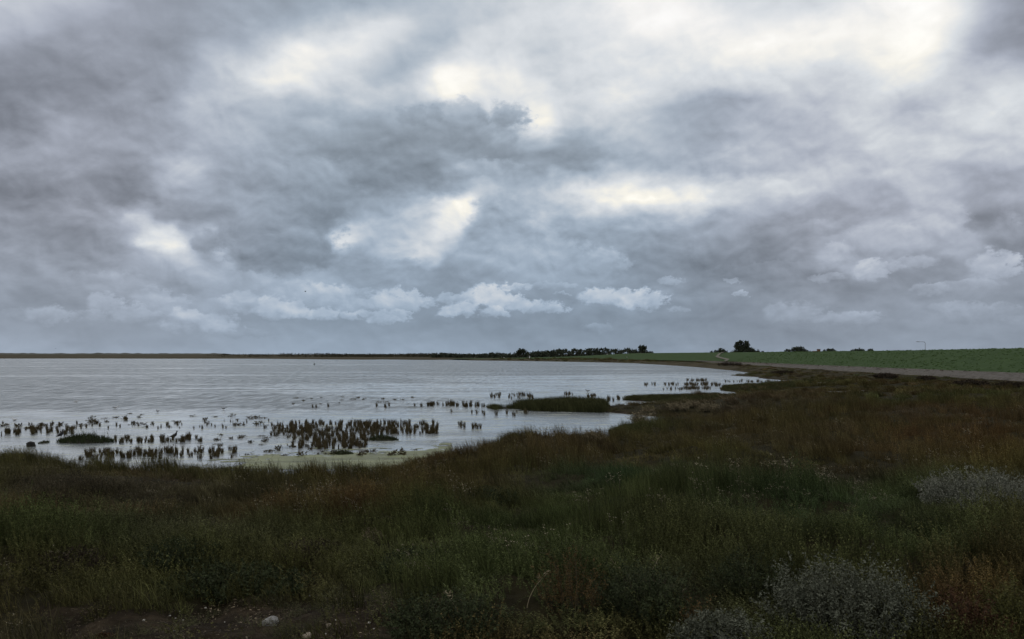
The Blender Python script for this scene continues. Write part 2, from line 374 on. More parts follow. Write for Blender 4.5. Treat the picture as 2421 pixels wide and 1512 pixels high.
# ------------------------------------------------------------------ shoreline survey -> water polygon
SHORE = [  # x, y, height of what was sighted
 (-900,1052,.3),(-300,1056,.3),(0,1057,.3),(60,1062,.3),(110,1078,.25),(180,1090,.2),(300,1095,.2),(420,1095,.2),(560,1100,.2),(700,1100,.25),(800,1098,.25),(900,1092,.25),
 (955,1080,.28),(1000,1066,.3),(1060,1051,.3),(1110,1045,.3),(1150,1036,.3),(1170,1027,.3),(1205,1018,.3),(1300,1013,.3),(1390,1016,.3),(1430,1018,.3),(1446,1014,.05),(1500,1009,0),(1560,1004,0),(1640,993,0),
 (1636,988,0),(1560,986,0),(1500,981,0),(1440,976,0),(1380,974,0),(1310,973,0),(1245,971,0),(1235,967,0),(1200,967,0),(1192,966,0),(1172,970,0),(1148,965,0),
 (1146,961,0),(1180,962,0),(1200,965,0),(1236,963.5,0),(1248,961,0),(1300,959.5,0),(1360,960,0),(1400,961,0),(1440,962,0),(1470,961,0),(1500,959,0),(1560,955,0),(1578,951.5,0),(1500,948.5,0),
 (1474,946,0),(1484,942.5,0),(1560,941,0),(1640,939,0),(1690,937.5,0),(1715,936.5,0),(1760,932.5,0),(1730,927,0),(1706,924,0),(1700,914,.1),(1712,909,.2),(1760,908,.2),(1850,907,.15),(1889,902,0),
 (1850,899,0),(1800,895,0),(1796,892,0),(1740,889.5,0),(1722,888,0),(1760,886.5,0),(1792,885,0),(1770,881,0),(1700,873,0),(1640,867.5,0),(1600,864.8,0),(1500,859.5,0),(1400,857,0),(1300,855.2,0),(1200,853.8,0),(1100,852.6,0),(1080,851.2,0),
 (1000,851.6,0),(900,850.4,0),(880,851,0),(760,850.2,0),(600,848.6,0),(400,848.6,0),(200,848.2,0),(0,848.4,0),(-400,848.2,0),(-1200,848,0),
]
WPOLY = np.array([P(a, b, c) for a, b, c in SHORE])
WPOLY = np.vstack([WPOLY, [[-700, 480], [-700, 30], [-40, 16]]])
# small creeks and pools
def sdf(x, y):
    """distance to the water's edge, positive on land"""
    shp = x.shape; x = x.ravel(); y = y.ravel()
    n = len(WPOLY)
    d = np.full(x.shape, 1e18); inside = np.zeros(x.shape, dtype=bool)
    for i in range(n):
        ax, ay = WPOLY[i]; bx, by = WPOLY[(i + 1) % n]
        ex, ey = bx - ax, by - ay
        t = np.clip(((x - ax) * ex + (y - ay) * ey) / (ex * ex + ey * ey + 1e-12), 0, 1)
        dd = (x - ax - t * ex) ** 2 + (y - ay - t * ey) ** 2
        d = np.minimum(d, dd)
        c = ((ay > y) != (by > y))
        xin = (bx - ax) * (y - ay) / (by - ay + 1e-12) + ax
        inside ^= c & (x < xin)
    d = np.sqrt(d)
    d = np.where(inside, -d, d)
    k = np.clip(.0035 * y, .03, 1.2)
    d = d + k * 2.0 * fbm(x / (k * 9), y / (k * 14), 4)
    return d.reshape(shp)

# bare mud patches (x, y, rx, ry) in the plants
MUD = []
for (px, py, rw, rh) in [(430,1480,430,90),(640,1475,260,65),(800,1490,170,60),(120,1500,220,50),(560,1222,120,8),(690,1196,70,6),(20,1345,60,18),(880,1420,40,30),(400,1090,110,6)]:
    zz = .75 if py > 1300 else .55
    X, Y = P(px, py, zz)
    X2, Y2 = P(px + rw, py - rh, zz)
    MUD.append((X, Y, rw / F * Y, max((Y2 - Y), .1)))
def mudmask(x, y):
    m = np.zeros_like(x)
    for (a, b, rx, ry) in MUD:
        r = np.sqrt(((x - a) / rx) ** 2 + ((y - b) / ry) ** 2) + .55 * fbm(x * 1.1, y * 1.1, 2) + 1.1 * fbm(x * 3.6, y * 3.6, 3)
        m = np.maximum(m, 1 - sstep(.75, 1.15, r))
    return m

def ground(x, y, d=None, rough=True):
    if d is None: d = sdf(x, y)
    land = .09 * sstep(0, .35, d) + .26 * sstep(.2, 5, d) + .32 * sstep(3, 14, d)
    near = sstep(14, 6, y) * .12
    z = np.where(d > 0, land + near * sstep(0, 4, d), np.maximum(-.45, d * .09))
    if rough:
        a = sstep(.2, 4, d)
        z = z + a * (.30 * fbm(x * .35, y * .35, 3) * sstep(60, 20, y) + .16 * fbm(x * 1.3 + 5, y * 1.3, 3) * sstep(40, 12, y))
        z = z + .05 * fbm(x * 5.5, y * 5.5, 4) * sstep(16, 7, y) * a
        z = z + a * .5 * fbm(x * .05 + 3, y * .05, 2) * sstep(20, 60, y) * .5
        w = sstep(-9.5, -5.5, x - np.interp(y, [8, 60, 100, 160, 220], [40, 41, 42.5, 46, 45])) * sstep(235, 215, y)
        z = z * (1 - w) + w * .70
    return z

# ------------------------------------------------------------------ terrain sheet
def polar_grid(ys, ts):
    T, Y = np.meshgrid(ts, ys); return T * Y, Y
def grid_faces(nr, nc):
    i = np.arange(nr * nc).reshape(nr, nc)
    return np.stack([i[:-1, :-1], i[:-1, 1:], i[1:, 1:], i[1:, :-1]], -1).reshape(-1, 4)

ys = np.concatenate([np.geomspace(1.2, 60, 430), np.geomspace(60.6, 600, 330), np.geomspace(610, 9000, 40)])
ts = np.concatenate([np.linspace(-1.6, -.8, 30)[:-1], np.linspace(-.8, .8, 330), np.linspace(.8, 1.6, 30)[1:]])
X, Y = polar_grid(ys, ts)
D = sdf(X, Y)
Z = ground(X, Y, D)
Z = np.where(Y > 480, np.minimum(Z, .55 + .3 * sstep(600, 3000, Y)), Z)
def soil_mat():
    m, N, L, b = nodemat("marsh_ground")
    g = N.new("ShaderNodeNewGeometry")
    def nz(s, d=6, r=.65):
        n = N.new("ShaderNodeTexNoise"); n.inputs['Scale'].default_value = s; n.inputs['Detail'].default_value = d; n.inputs['Roughness'].default_value = r
        L.new(g.outputs['Position'], n.inputs['Vector']); return n.outputs['Fac']
    r1 = N.new("ShaderNodeValToRGB"); e = r1.color_ramp.elements
    e[0].position = .3; e[0].color = (.016, .012, .008, 1); e[1].position = .78; e[1].color = (.105, .080, .052, 1)
    k = e.new(.52); k.color = (.038, .029, .019, 1)
    L.new(nz(3.1), r1.inputs[0])
    r2 = N.new("ShaderNodeValToRGB"); e = r2.color_ramp.elements
    e[0].position = .3; e[0].color = (.044, .040, .023, 1); e[1].position = .7; e[1].color = (.078, .066, .040, 1)
    L.new(nz(.06, 8), r2.inputs[0])
    sp = N.new("ShaderNodeSeparateXYZ"); L.new(g.outputs['Position'], sp.inputs[0])
    mr = N.new("ShaderNodeMapRange"); mr.inputs[1].default_value = 60; mr.inputs[2].default_value = 140
    L.new(sp.outputs[1], mr.inputs[0])
    mx = N.new("ShaderNodeMix"); mx.data_type = 'RGBA'
    L.new(mr.outputs[0], mx.inputs[0]); L.new(r1.outputs[0], mx.inputs[6]); L.new(r2.outputs[0], mx.inputs[7])
    # shade between the plants put into the peat colour, paler drying mud where bare
    at = N.new("ShaderNodeAttribute"); at.attribute_name = "bare"
    r3 = N.new("ShaderNodeValToRGB"); e = r3.color_ramp.elements
    e[0].position = .35; e[0].color = (.020, .018, .009, 1); e[1].position = .7; e[1].color = (.042, .036, .017, 1)
    L.new(nz(4.0), r3.inputs[0])
    mx0 = N.new("ShaderNodeMix"); mx0.data_type = 'RGBA'; L.new(at.outputs['Fac'], mx0.inputs[0]); L.new(r3.outputs[0], mx0.inputs[6]); L.new(r1.outputs[0], mx0.inputs[7])
    L.new(mx0.outputs[2], mx.inputs[6])
    # specks of shell grit and dry crumbs
    vo = N.new("ShaderNodeTexVoronoi"); vo.inputs['Scale'].default_value = 30; L.new(g.outputs['Position'], vo.inputs['Vector'])
    lt = N.new("ShaderNodeMath"); lt.operation = 'LESS_THAN'; lt.inputs[1].default_value = .10; L.new(vo.outputs['Distance'], lt.inputs[0])
    mx2 = N.new("ShaderNodeMix"); mx2.data_type = 'RGBA'; ml = N.new("ShaderNodeMath"); ml.operation = 'MULTIPLY'; L.new(lt.outputs[0], ml.inputs[0]); L.new(at.outputs['Fac'], ml.inputs[1]); L.new(ml.outputs[0], mx2.inputs[0]); L.new(mx.outputs[2], mx2.inputs[6]); mx2.inputs[7].default_value = (.16, .14, .11, 1)
    L.new(mx2.outputs[2], b.inputs['Base Color'])
    b.inputs['Roughness'].default_value = .9; b.inputs['Specular IOR Level'].default_value = .04
    bp = N.new("ShaderNodeBump"); bp.inputs['Strength'].default_value = 1.0; bp.inputs['Distance'].default_value = .07
    L.new(nz(13, 9, .7), bp.inputs['Height']); L.new(bp.outputs[0], b.inputs['Normal'])
    return m
tag(obj("marsh_ground", mesh_np("marsh_ground", np.stack([X, Y, Z], -1), grid_faces(*X.shape), {"bare": np.maximum(mudmask(X, Y), sstep(.5, .1, D)).ravel()}, True), soil_mat()), "salt marsh ground with muddy banks", None, None, "structure")

# ------------------------------------------------------------------ water
wy = np.concatenate([np.geomspace(8, 60, 200), np.geomspace(60.5, 620, 160), np.geomspace(640, 9000, 12)])
wt = np.linspace(-1.6, 1.6, 320)
WX, WY = polar_grid(wy, wt)
wd = -sdf(WX, WY)
# sheltered water near the weed beds lies calm, open water to the left is ruffled
pxw = WX / WY * F + CX; pyw = HZ + EYE * F / WY
shore_calm = sstep(950, 990, pyw) * 1.0
right_calm = sstep(300, 1300, pxw) * sstep(880, 940, pyw + (pxw - 900) * .03)
band = fbm(WX * .05, WY * .16, 4)
calm = np.clip(np.maximum(shore_calm, right_calm) + band * .9, 0, 1)
def water_mat():
    m = bpy.data.materials.new("sea_water"); m.use_nodes = True
    N, L = m.node_tree.nodes, m.node_tree.links; N.clear()
    out = N.new("ShaderNodeOutputMaterial")
    g = N.new("ShaderNodeNewGeometry")
    at = N.new("ShaderNodeAttribute"); at.attribute_name = "calm"
    def nz(scale, stretch=(1, 1, 1), detail=4, rough=.55):
        mp = N.new("ShaderNodeMapping"); mp.inputs['Scale'].default_value = stretch; L.new(g.outputs['Position'], mp.inputs[0])
        n = N.new("ShaderNodeTexNoise"); n.inputs['Scale'].default_value = scale; n.inputs['Detail'].default_value = detail; n.inputs['Roughness'].default_value = rough
        L.new(mp.outputs[0], n.inputs['Vector']); return n.outputs['Fac']
    def mt(op, a, b_):
        n = N.new("ShaderNodeMath"); n.operation = op
        for i, q in enumerate((a, b_)):
            if isinstance(q, bpy.types.NodeSocket): L.new(q, n.inputs[i])
            else: n.inputs[i].default_value = q
        return n.outputs[0]
    def mr(v, a, b_, c, d):
        n = N.new("ShaderNodeMapRange"); L.new(v, n.inputs[0])
        for i, q in enumerate((a, b_, c, d)): n.inputs[i + 1].default_value = q
        return n.outputs[0]
    # streaks of calm and ruffled water, long across the wind
    streak = nz(1.0, (.09, .5, 1), 6, .6)
    gust = nz(1.0, (.35, .75, 1), 9, .76)
    c = mt('ADD', at.outputs['Fac'], mt('ADD', mt('MULTIPLY', mt('SUBTRACT', streak, .5), 1.3), mt('MULTIPLY', mt('SUBTRACT', gust, .5), .9)))
    c2 = mr(c, .2, .85, 0, 1)
    h = mt('ADD', mt('MULTIPLY', nz(1.4, (.45, 1, 1), 5, .6), 1.0), mt('MULTIPLY', nz(6.0, (.6, 1, 1), 3), .12))
    bp = N.new("ShaderNodeBump"); bp.inputs['Distance'].default_value = .22
    L.new(mr(c2, 0, 1, .8, .015), bp.inputs['Strength']); L.new(h, bp.inputs['Height'])
    gl = N.new("ShaderNodeBsdfGlossy"); gl.inputs['Color'].default_value = (.94, .98, 1.0, 1)
    L.new(mr(c2, 0, 1, .18, .19), gl.inputs['Roughness']); L.new(bp.outputs[0], gl.inputs['Normal'])
    df = N.new("ShaderNodeBsdfDiffuse"); df.inputs['Color'].default_value = (.165, .185, .20, 1)
    fr = N.new("ShaderNodeFresnel"); L.new(mr(c2, 0, 1, 1.33, 3.0), fr.inputs['IOR']); L.new(bp.outputs[0], fr.inputs['Normal'])
    chop = mt('MULTIPLY', mr(nz(1.0, (2.4, .45, 1), 6, .66), .40, .60, -.34, .16), mr(c2, .2, 1, 1, .12))
    ff = mt('MULTIPLY', fr.outputs[0], mt('ADD', mr(gust, .35, .65, .42, .82), mt('ADD', mt('MULTIPLY', c2, .3), chop)))
    mx = N.new("ShaderNodeMixShader"); L.new(ff, mx.inputs[0]); L.new(df.outputs[0], mx.inputs[1]); L.new(gl.outputs[0], mx.inputs[2])
    # floating algae and scum film, paled so its flecks stand in for glints
    al = nz(1.0, (.7, 1.7, 1), 9, .72)
    am = mt('MULTIPLY', mr(al, .53, .64, 0, .7), mr(at.outputs['Fac'], .4, .9, 0, 1))
    ad = N.new("ShaderNodeBsdfDiffuse"); ad.inputs['Color'].default_value = (.50, .53, .43, 1)
    mx2 = N.new("ShaderNodeMixShader"); L.new(am, mx2.inputs[0]); L.new(mx.outputs[0], mx2.inputs[1]); L.new(ad.outputs[0], mx2.inputs[2])
    L.new(mx2.outputs[0], out.inputs[0])
    return m
tag(obj("water", mesh_np("water", np.stack([WX, WY, WX * 0], -1), grid_faces(*WX.shape), {"calm": calm.ravel()}, True), water_mat()), "grey tidal water of the shallow bay", None, None, "structure")

# algae carpet on the mud at the water's edge
def algae():
    (x0, y0), (x1, y1) = P(530, 1100, 0), P(1060, 1040, 0)
    gx = np.arange(-9.5, -1.0, .05); gy = np.arange(18.0, 24.5, .07)
    GX, GY = np.meshgrid(gx, gy)
    px = GX / GY * F + CX; py = HZ + EYE * F / GY
    top = np.interp(px, [520, 600, 700, 760, 860, 1000, 1060], [1088, 1074, 1071, 1066, 1057, 1053, 1048])
    m = np.minimum((py - top) / 12, (px - 520) / 60) + 1.0 * fbm(GX * 1.1, GY * 2.0, 3) + 1.9 * fbm(GX * 2.6 + 7, GY * 4.0, 4)
    hole = np.exp(-(((px - 950) / 60) ** 2 + ((py - 1056) / 5) ** 2)) + np.exp(-(((px - 860) / 40) ** 2 + ((py - 1066) / 3) ** 2))
    m = m - 1.6 * hole
    keep = (m > .34) & (py < 1120) & (px < 1070)
    f = grid_faces(*GX.shape); k = keep.ravel()[f].all(1)
    zz = .006 + .01 * fbm(GX * 3, GY * 3, 3)
    zz = np.maximum(zz, .003)
    me = mesh_np("algae", np.stack([GX, GY, zz], -1), f[k], smooth=True)
    tag(obj("algae", me, mat_noise("green_algae", (.055, .070, .026), (.22, .25, .105), 1.5, .6, .5, 20, .4, stretch=(.5, 1.4, 1))), "pale green algae carpet along the muddy water's edge", None, None, "stuff")
algae()

# ------------------------------------------------------------------ dike, track, path
DK = [  # base x,y ; crest x,y ; crest height
 (40, 8, 53, 8, 3.5), (41, 60, 54, 62, 3.42), (42.5, 100, 55.5, 103, 3.15), (46, 160, 58, 166, 3.1), (45, 220, 57, 235, 3.1), (37, 290, 46, 312, 2.95), (28, 312, 36, 334, 2.2), (15.6, 328, 22, 352, 1.45), (-8, 346, -5, 376, .75), (-30, 366, -28, 396, .6)]
DKA = np.array(DK, float)
def dk_at(s):
    i = np.arange(len(DKA)); return np.stack([np.interp(s, i, DKA[:, k]) for k in range(5)], -1)
def base_h(s): return np.interp(s, [0, 4, 6, 9], [1.0, .95, .7, .5])
SS = np.linspace(0, 9, 260)
_raw = dk_at(SS)
ker = np.ones(19) / 19
_pad = np.pad(_raw, ((9, 9), (0, 0)), mode='edge')
DSM = np.stack([np.convolve(_pad[:, k], ker, 'valid') for k in range(5)], -1)
def dsm(s): return np.stack([np.interp(s, SS, DSM[:, k]) for k in range(5)], -1)
def dike_pt(s, t):
    """t<0 the track at the toe, 0..1 the face, 1..1.25 the crest, beyond it the land side"""
    a = dsm(s); bx, by, cx_, cy_, h = a[..., 0], a[..., 1], a[..., 2], a[..., 3], a[..., 4]
    x = bx + (cx_ - bx) * t; y = by + (cy_ - by) * t
    b0 = base_h(s)
    tt = np.clip(t, 0, 1)
    prof = tt * .55 + .45 * tt * tt * (3 - 2 * tt)
    z = b0 + (h - b0) * prof
    z = z - np.maximum(t - 1.3, 0) * 2.6 + np.minimum(t, 0) * .4
    return x, y, z
S2, T2 = np.meshgrid(np.linspace(0, 9, 420), np.concatenate([np.linspace(-.1, 1.0, 40), np.linspace(1.05, 2.2, 18)]))
dx_, dy_, dz_ = dike_pt(S2, T2)
dz_ = dz_ + .03 * fbm(dx_ * .25, dy_ * .25, 3) * sstep(0, .2, T2)
M_DIKE = mat_noise("dike_turf", (.036, .064, .024), (.058, .095, .036), .8, .9, .8, 9, .04, 12)
tag(obj("dike", mesh_np("dike", np.stack([dx_, dy_, dz_], -1), grid_faces(*S2.shape)[:, ::-1], smooth=True), M_DIKE), "long green grassy dike", None, None, "structure")
S3, T3 = np.meshgrid(np.linspace(0, 3.6, 300), np.linspace(-.38, .015, 14))
S3 = np.vstack([S3[:1], S3]); T3 = np.vstack([T3[:1] - .07, T3])
T3 = np.where(T3 < 0, T3 * np.interp(S3, [0, 1, 2, 3, 3.6], [1, 1, .9, .5, .1]), T3)
tx_, ty_, _ = dike_pt(S3, T3)
tz_ = base_h(S3) + .09 + T3 * .52 + .03 * fbm(tx_ * .8, ty_ * .8, 3); tz_[0] = np.minimum(tz_[0], .30)
M_TRACK = mat_noise("track_gravel", (.060, .055, .047), (.165, .150, .132), 2.2, .9, .8, 12, .15, 10)
tag(obj("gravel_track", mesh_np("gravel_track", np.stack([tx_, ty_, tz_], -1), grid_faces(*S3.shape)[:, ::-1], smooth=True), M_TRACK), "stony grey-brown track along the foot of the dike", None, None, "structure")
def strip(pts, w, name, mat, lift=.02):
    pts = np.array(pts, float); n = 60
    u = np.linspace(0, len(pts) - 1, n); s = np.interp(u, np.arange(len(pts)), pts[:, 0]); t = np.interp(u, np.arange(len(pts)), pts[:, 1])
    x, y, z = dike_pt(s, t)
    tx, ty = np.gradient(x), np.gradient(y); l = np.hypot(tx, ty) + 1e-9; nx, ny = -ty / l, tx / l
    # ride on the dike: evaluate the surface on both edges by offsetting along the face
    e = []
    for sg in (-1, 1):
        e.append(np.stack([x + sg * nx * w / 2, y + sg * ny * w / 2, z + lift + sg * nx * w / 2 * .19], -1))
    v = np.concatenate(e); i = np.arange(n - 1)
    return obj(name, mesh_np(name, v, np.stack([i, i + 1, i + 1 + n, i + n], -1)), mat)
tag(strip([(3.72, 1.02), (3.66, .75), (3.55, .45), (3.42, .33), (3.28, .22), (3.2, .03)], .75, "path", mat_noise("path_dirt", (.11, .105, .08), (.19, .175, .145), 1.2, .9), .14), "pale worn path climbing the dike", None, None, "structure")

# ------------------------------------------------------------------ plant prototypes (kept out of the scene, only scattered)
class PB:
    def __init__(s): s.v = []; s.f = []; s.sh = []
    def blade(s, p, d, h, w, bend, shade, rz=None, seg=3):
        """ribbon from p leaning to direction d (radians), height h"""
        a = random.uniform(0, 6.283) if rz is None else rz
        wx, wy = math.cos(a) * w / 2, math.sin(a) * w / 2
        b0 = len(s.v)
        for i in range(seg):
            t = i / seg; o = bend * t * t * h; k = 1 - .55 * t
            c = (p[0] + math.cos(d) * o, p[1] + math.sin(d) * o, p[2] + h * t * (1 - .18 * abs(bend) * t))
            s.v += [(c[0] - wx * k, c[1] - wy * k, c[2]), (c[0] + wx * k, c[1] + wy * k, c[2])]; s.sh += [shade, shade]
        s.v.append((p[0] + math.cos(d) * bend * h, p[1] + math.sin(d) * bend * h, p[2] + h * (1 - .18 * abs(bend)))); s.sh.append(shade)
        for i in range(seg - 1):
            q = b0 + 2 * i; s.f.append((q, q + 1, q + 3, q + 2))
        q = b0 + 2 * (seg - 1); s.f.append((q, q + 1, q + 2))
    def leaf(s, p, l, w, shade):
        u = Vector((random.gauss(0, 1), random.gauss(0, 1), random.gauss(.35, .8))).normalized()
        v = u.cross(Vector((random.gauss(0, 1), random.gauss(0, 1), random.gauss(0, 1)))).normalized()
        p = Vector(p); b0 = len(s.v)
        for q in (p, p + u * l * .5 + v * w / 2, p + u * l, p + u * l * .5 - v * w / 2):
            s.v.append(tuple(q)); s.sh.append(shade)
        s.f.append((b0, b0 + 1, b0 + 2, b0 + 3))
    def sprig(s, p, d, h, bend, nl, ll, lw, shade, stem_w=.006):
        s.blade(p, d, h, stem_w, bend, shade * .8)
        for i in range(nl):
            t = random.uniform(.2, 1.0); o = bend * t * t * h
            q = (p[0] + math.cos(d) * o, p[1] + math.sin(d) * o, p[2] + h * t * (1 - .18 * abs(bend) * t))
            s.leaf(q, ll * random.uniform(.6, 1.2) * (1.1 - .5 * t), lw * random.uniform(.7, 1.2), shade * random.uniform(.75, 1.3))
    def mesh(s, name, mat):
        me = mesh_np(name, s.v, s.f, {"shade": s.sh}); me.materials.append(mat); return me

def rdisk(r):
    a = random.uniform(0, 6.283); q = r * math.sqrt(random.random()); return q * math.cos(a), q * math.sin(a)
def coll(name, meshes):
    c = bpy.data.collections.new(name)
    for i, me in enumerate(meshes):
        c.objects.link(bpy.data.objects.new(f"{name}_{i}", me))
    return c
WIND = math.pi * .93     # plants lean with the wind, to the left of the view

def proto_grass(n, r, w, bend=.35):
    b = PB()
    for i in range(n):
        x, y = rdisk(r); sh = random.choice([.6, .8, 1, 1, 1.25, 1.7]) * random.uniform(.8, 1.2)
        b.blade((x, y, -.03), random.gauss(WIND, 1.1), random.uniform(.45, 1.05), w * random.uniform(.7, 1.3), random.uniform(.1, .3) + random.random() ** 2 * bend, sh)
    return b
def proto_herb(n, r, nl, ll, lw, hmin=.4, leaf_on_ground=0):
    b = PB()
    for i in range(n):
        x, y = rdisk(r); d = math.atan2(y, x) if random.random() < .5 else random.gauss(WIND, .8)
        b.sprig((x, y, -.03), d, random.uniform(hmin, 1.0), random.uniform(.1, .5), nl, ll, lw, random.choice([.7, .9, 1, 1.2, 1.5]))
    return b
def proto_seed():
    b = PB()
    for i in range(5):
        x, y = rdisk(.25); h = random.uniform(.7, 1.05); d = random.gauss(WIND, .7)
        b.blade((x, y, 0), d, h, .012, .25, .35)
        t = (x + math.cos(d) * .25 * h, y + math.sin(d) * .25 * h, h * .95)
        for k in range(5):
            b.leaf((t[0] + random.gauss(0, .03), t[1] + random.gauss(0, .03), t[2] + random.gauss(0, .02)), .05, .022, random.uniform(.7, 1.3))
    return b
C_GRASS = coll("grass_clump", [proto_grass(60, .42, .022).mesh("g0", M_INST), proto_grass(50, .38, .018, .7).mesh("g1", M_INST), proto_grass(70, .45, .016, .5).mesh("g2", M_INST)])
C_HERB = coll("herb_clump", [proto_herb(22, .40, 22, .075, .024).mesh("h0", M_INST), proto_herb(18, .36, 26, .06, .02, .5).mesh("h1", M_INST), proto_herb(26, .45, 20, .065, .03, .3).mesh("h2", M_INST), proto_herb(16, .30, 34, .05, .014, .6).mesh("h3", M_INST), proto_herb(34, .5, 22, .045, .035, .15).mesh("h4", M_INST)])
C_SEED = coll("seed_head", [proto_seed().mesh("s0", M_INST), proto_seed().mesh("s1", M_INST)])
C_FINE = coll("fine_grass", [proto_grass(90, .5, .035, .5).mesh("f0", M_INST), proto_grass(80, .5, .03, .3).mesh("f1", M_INST)])

def scatter(name, collection, pts, rotz, scl, tint, idx, label):
    """one object of stuff: points carrying a plant each"""
    n = len(pts)
    me = bpy.data.meshes.new(name)
    me.vertices.add(n); me.vertices.foreach_set("co", np.asarray(pts, np.float32).ravel())
    rot = np.zeros((n, 3), np.float32); rot[:, 2] = rotz
    for k, v in (("rot", rot), ("scl", scl), ("tint", tint)):
        a = me.attributes.new(k, 'FLOAT_VECTOR', 'POINT'); a.data.foreach_set("vector", np.asarray(v, np.float32).ravel())
    a = me.attributes.new("idx", 'INT', 'POINT'); a.data.foreach_set("value", np.asarray(idx, np.int32))
    o = obj(name, me)
    tag(o, label, None, None, "stuff")
    ng = bpy.data.node_groups.new(name + "_scatter", 'GeometryNodeTree')
    ng.interface.new_socket("Geometry", in_out='INPUT', socket_type='NodeSocketGeometry')
    ng.interface.new_socket("Geometry", in_out='OUTPUT', socket_type='NodeSocketGeometry')
    N, L = ng.nodes, ng.links
    gi = N.new("NodeGroupInput"); go = N.new("NodeGroupOutput")
    mp = N.new("GeometryNodeMeshToPoints"); L.new(gi.outputs[0], mp.inputs[0])
    ci = N.new("GeometryNodeCollectionInfo"); ci.inputs['Collection'].default_value = collection
    ci.inputs['Separate Children'].default_value = True; ci.inputs['Reset Children'].default_value = True
    ip = N.new("GeometryNodeInstanceOnPoints"); ip.inputs['Pick Instance'].default_value = True
    def na(nm, t):
        q = N.new("GeometryNodeInputNamedAttribute"); q.data_type = t; q.inputs['Name'].default_value = nm; return q.outputs['Attribute']
    er = N.new("FunctionNodeEulerToRotation"); L.new(na("rot", 'FLOAT_VECTOR'), er.inputs[0])
    L.new(mp.outputs[0], ip.inputs['Points']); L.new(ci.outputs[0], ip.inputs['Instance'])
    L.new(na("idx", 'INT'), ip.inputs['Instance Index']); L.new(er.outputs[0], ip.inputs['Rotation']); L.new(na("scl", 'FLOAT_VECTOR'), ip.inputs['Scale'])
    L.new(ip.outputs[0], go.inputs[0])
    md = o.modifiers.new("scatter", 'NODES'); md.node_group = ng
    return o

# colour zones of the marsh: (x, y sighted, half width, half height, tint, weight)
TINTS = dict(olive=(.080, .076, .027), brown=(.088, .064, .028), green=(.060, .082, .029), blue=(.042, .086, .040), red=(.130, .050, .028), rust=(.135, .082, .027), purple=(.072, .060, .044), grey=(.10, .105, .10), dark=(.034, .032, .020))
ZONES = [
 (1430,1112,170,40,'blue',1.0),(1700,1110,220,35,'green',.7),(1330,1180,200,60,'green',.5),(1900,1215,300,60,'blue',.7),(2000,1180,220,40,'green',.6),(2320,1035,160,45,'red',.45),(2100,1080,260,30,'rust',.5),(2330,1130,160,30,'rust',.5),(1500,1080,250,22,'rust',.45),
 (830,1200,90,26,'red',.5),(650,1190,120,24,'red',.35),(300,1140,260,40,'purple',.7),(450,1250,200,40,'purple',.5),(980,1130,220,40,'rust',.4),(850,1300,300,60,'olive',.6),(300,1400,300,60,'green',.4),(1200,1250,260,80,'green',.5),
 (1100,1400,240,90,'green',.5),(1600,1300,220,60,'rust',.12),(1550,1310,420,110,'green',.55),(2050,1330,380,100,'green',.5),(2250,1300,260,70,'green',.7),(2390,1450,70,90,'rust',.5),(2270,1440,70,60,'red',.5),(1280,1480,260,50,'green',.8),(1650,1420,100,60,'dark',.8),
 (1800,1010,300,40,'brown',.7),(1650,950,200,20,'purple',.6),(1330,958,100,14,'olive',.8),(1900,930,300,22,'brown',.5),(1300,1040,200,20,'brown',.8),(2000,1130,200,25,'dark',.5),(100,1085,150,15,'olive',.8),(1130,1060,200,14,'brown',.9),
]
def veg_tint(x, y):
    px = x / y * F + CX; py = HZ + (EYE - .5 - .27 * sstep(15, 6, y)) * F / y
    n1 = fbm(x * .5, y * .5, 3); n2 = fbm(x * .23 + 40, y * .23, 3); n3 = fbm(x * 1.7 + 9, y * 1.7, 2)
    c = np.array(TINTS['olive'])[None] * np.ones((len(x), 1))
    def mixin(c, k, w): return c * (1 - w[:, None]) + np.array(TINTS[k])[None] * w[:, None]
    c = mixin(c, 'brown', sstep(-.1, .3, n1)); c = mixin(c, 'green', sstep(.1, .5, n2) * .7); c = mixin(c, 'purple', sstep(.1, .45, -n2) * .6)
    jx, jy = n1 * 90, n3 * 16
    for (zx, zy, zw, zh, k, w) in ZONES:
        r = ((px - zx + jx) / zw) ** 2 + ((py - zy + jy) / zh) ** 2
        c = mixin(c, k, w * np.exp(-r * .9))
    c = c * (1 + .5 * n3[:, None]) * np.exp(rng.normal(0, .22, (len(x), 1)))
    return np.clip(c, .008, .3)

def sample(n, y0, y1, tmax=.78, p=1.0):
    """points in the wedge of view plus a margin to either side; p<2 favours the near ground"""
    n = int(n * (1 + 8.0 / (tmax * (y0 + y1))))
    u = rng.random(n)
    y = (y0 ** p + u * (y1 ** p - y0 ** p)) ** (1 / p)
    return rng.uniform(-1, 1, n) * (tmax * y + 4.0), y
PUD = [P(1942, 906, .55) + (.35, .22), P(1980, 924, .55) + (.42, .2), P(2024, 922, .55) + (.5, .18)]
def land_filter(x, y, margin=.05, mud=.5):
    d = sdf(x, y); k = d > margin
    m = mudmask(x, y); k &= rng.random(len(x)) > m * (mud + .40)
    bx = np.interp(y, DSM[:120, 1], DSM[:120, 0])
    k &= x < bx - np.interp(y, [0, 100, 160, 200], [5.6, 5.4, 3.0, .5]) + .9 * fbm(x * .3, y * .3, 3)
    for (a, b, rx, ry) in PUD: k &= ((x - a) / (rx * 1.05)) ** 2 + ((y - b) / (ry * 1.3 + .3)) ** 2 > 1
    return x[k], y[k], d[k]

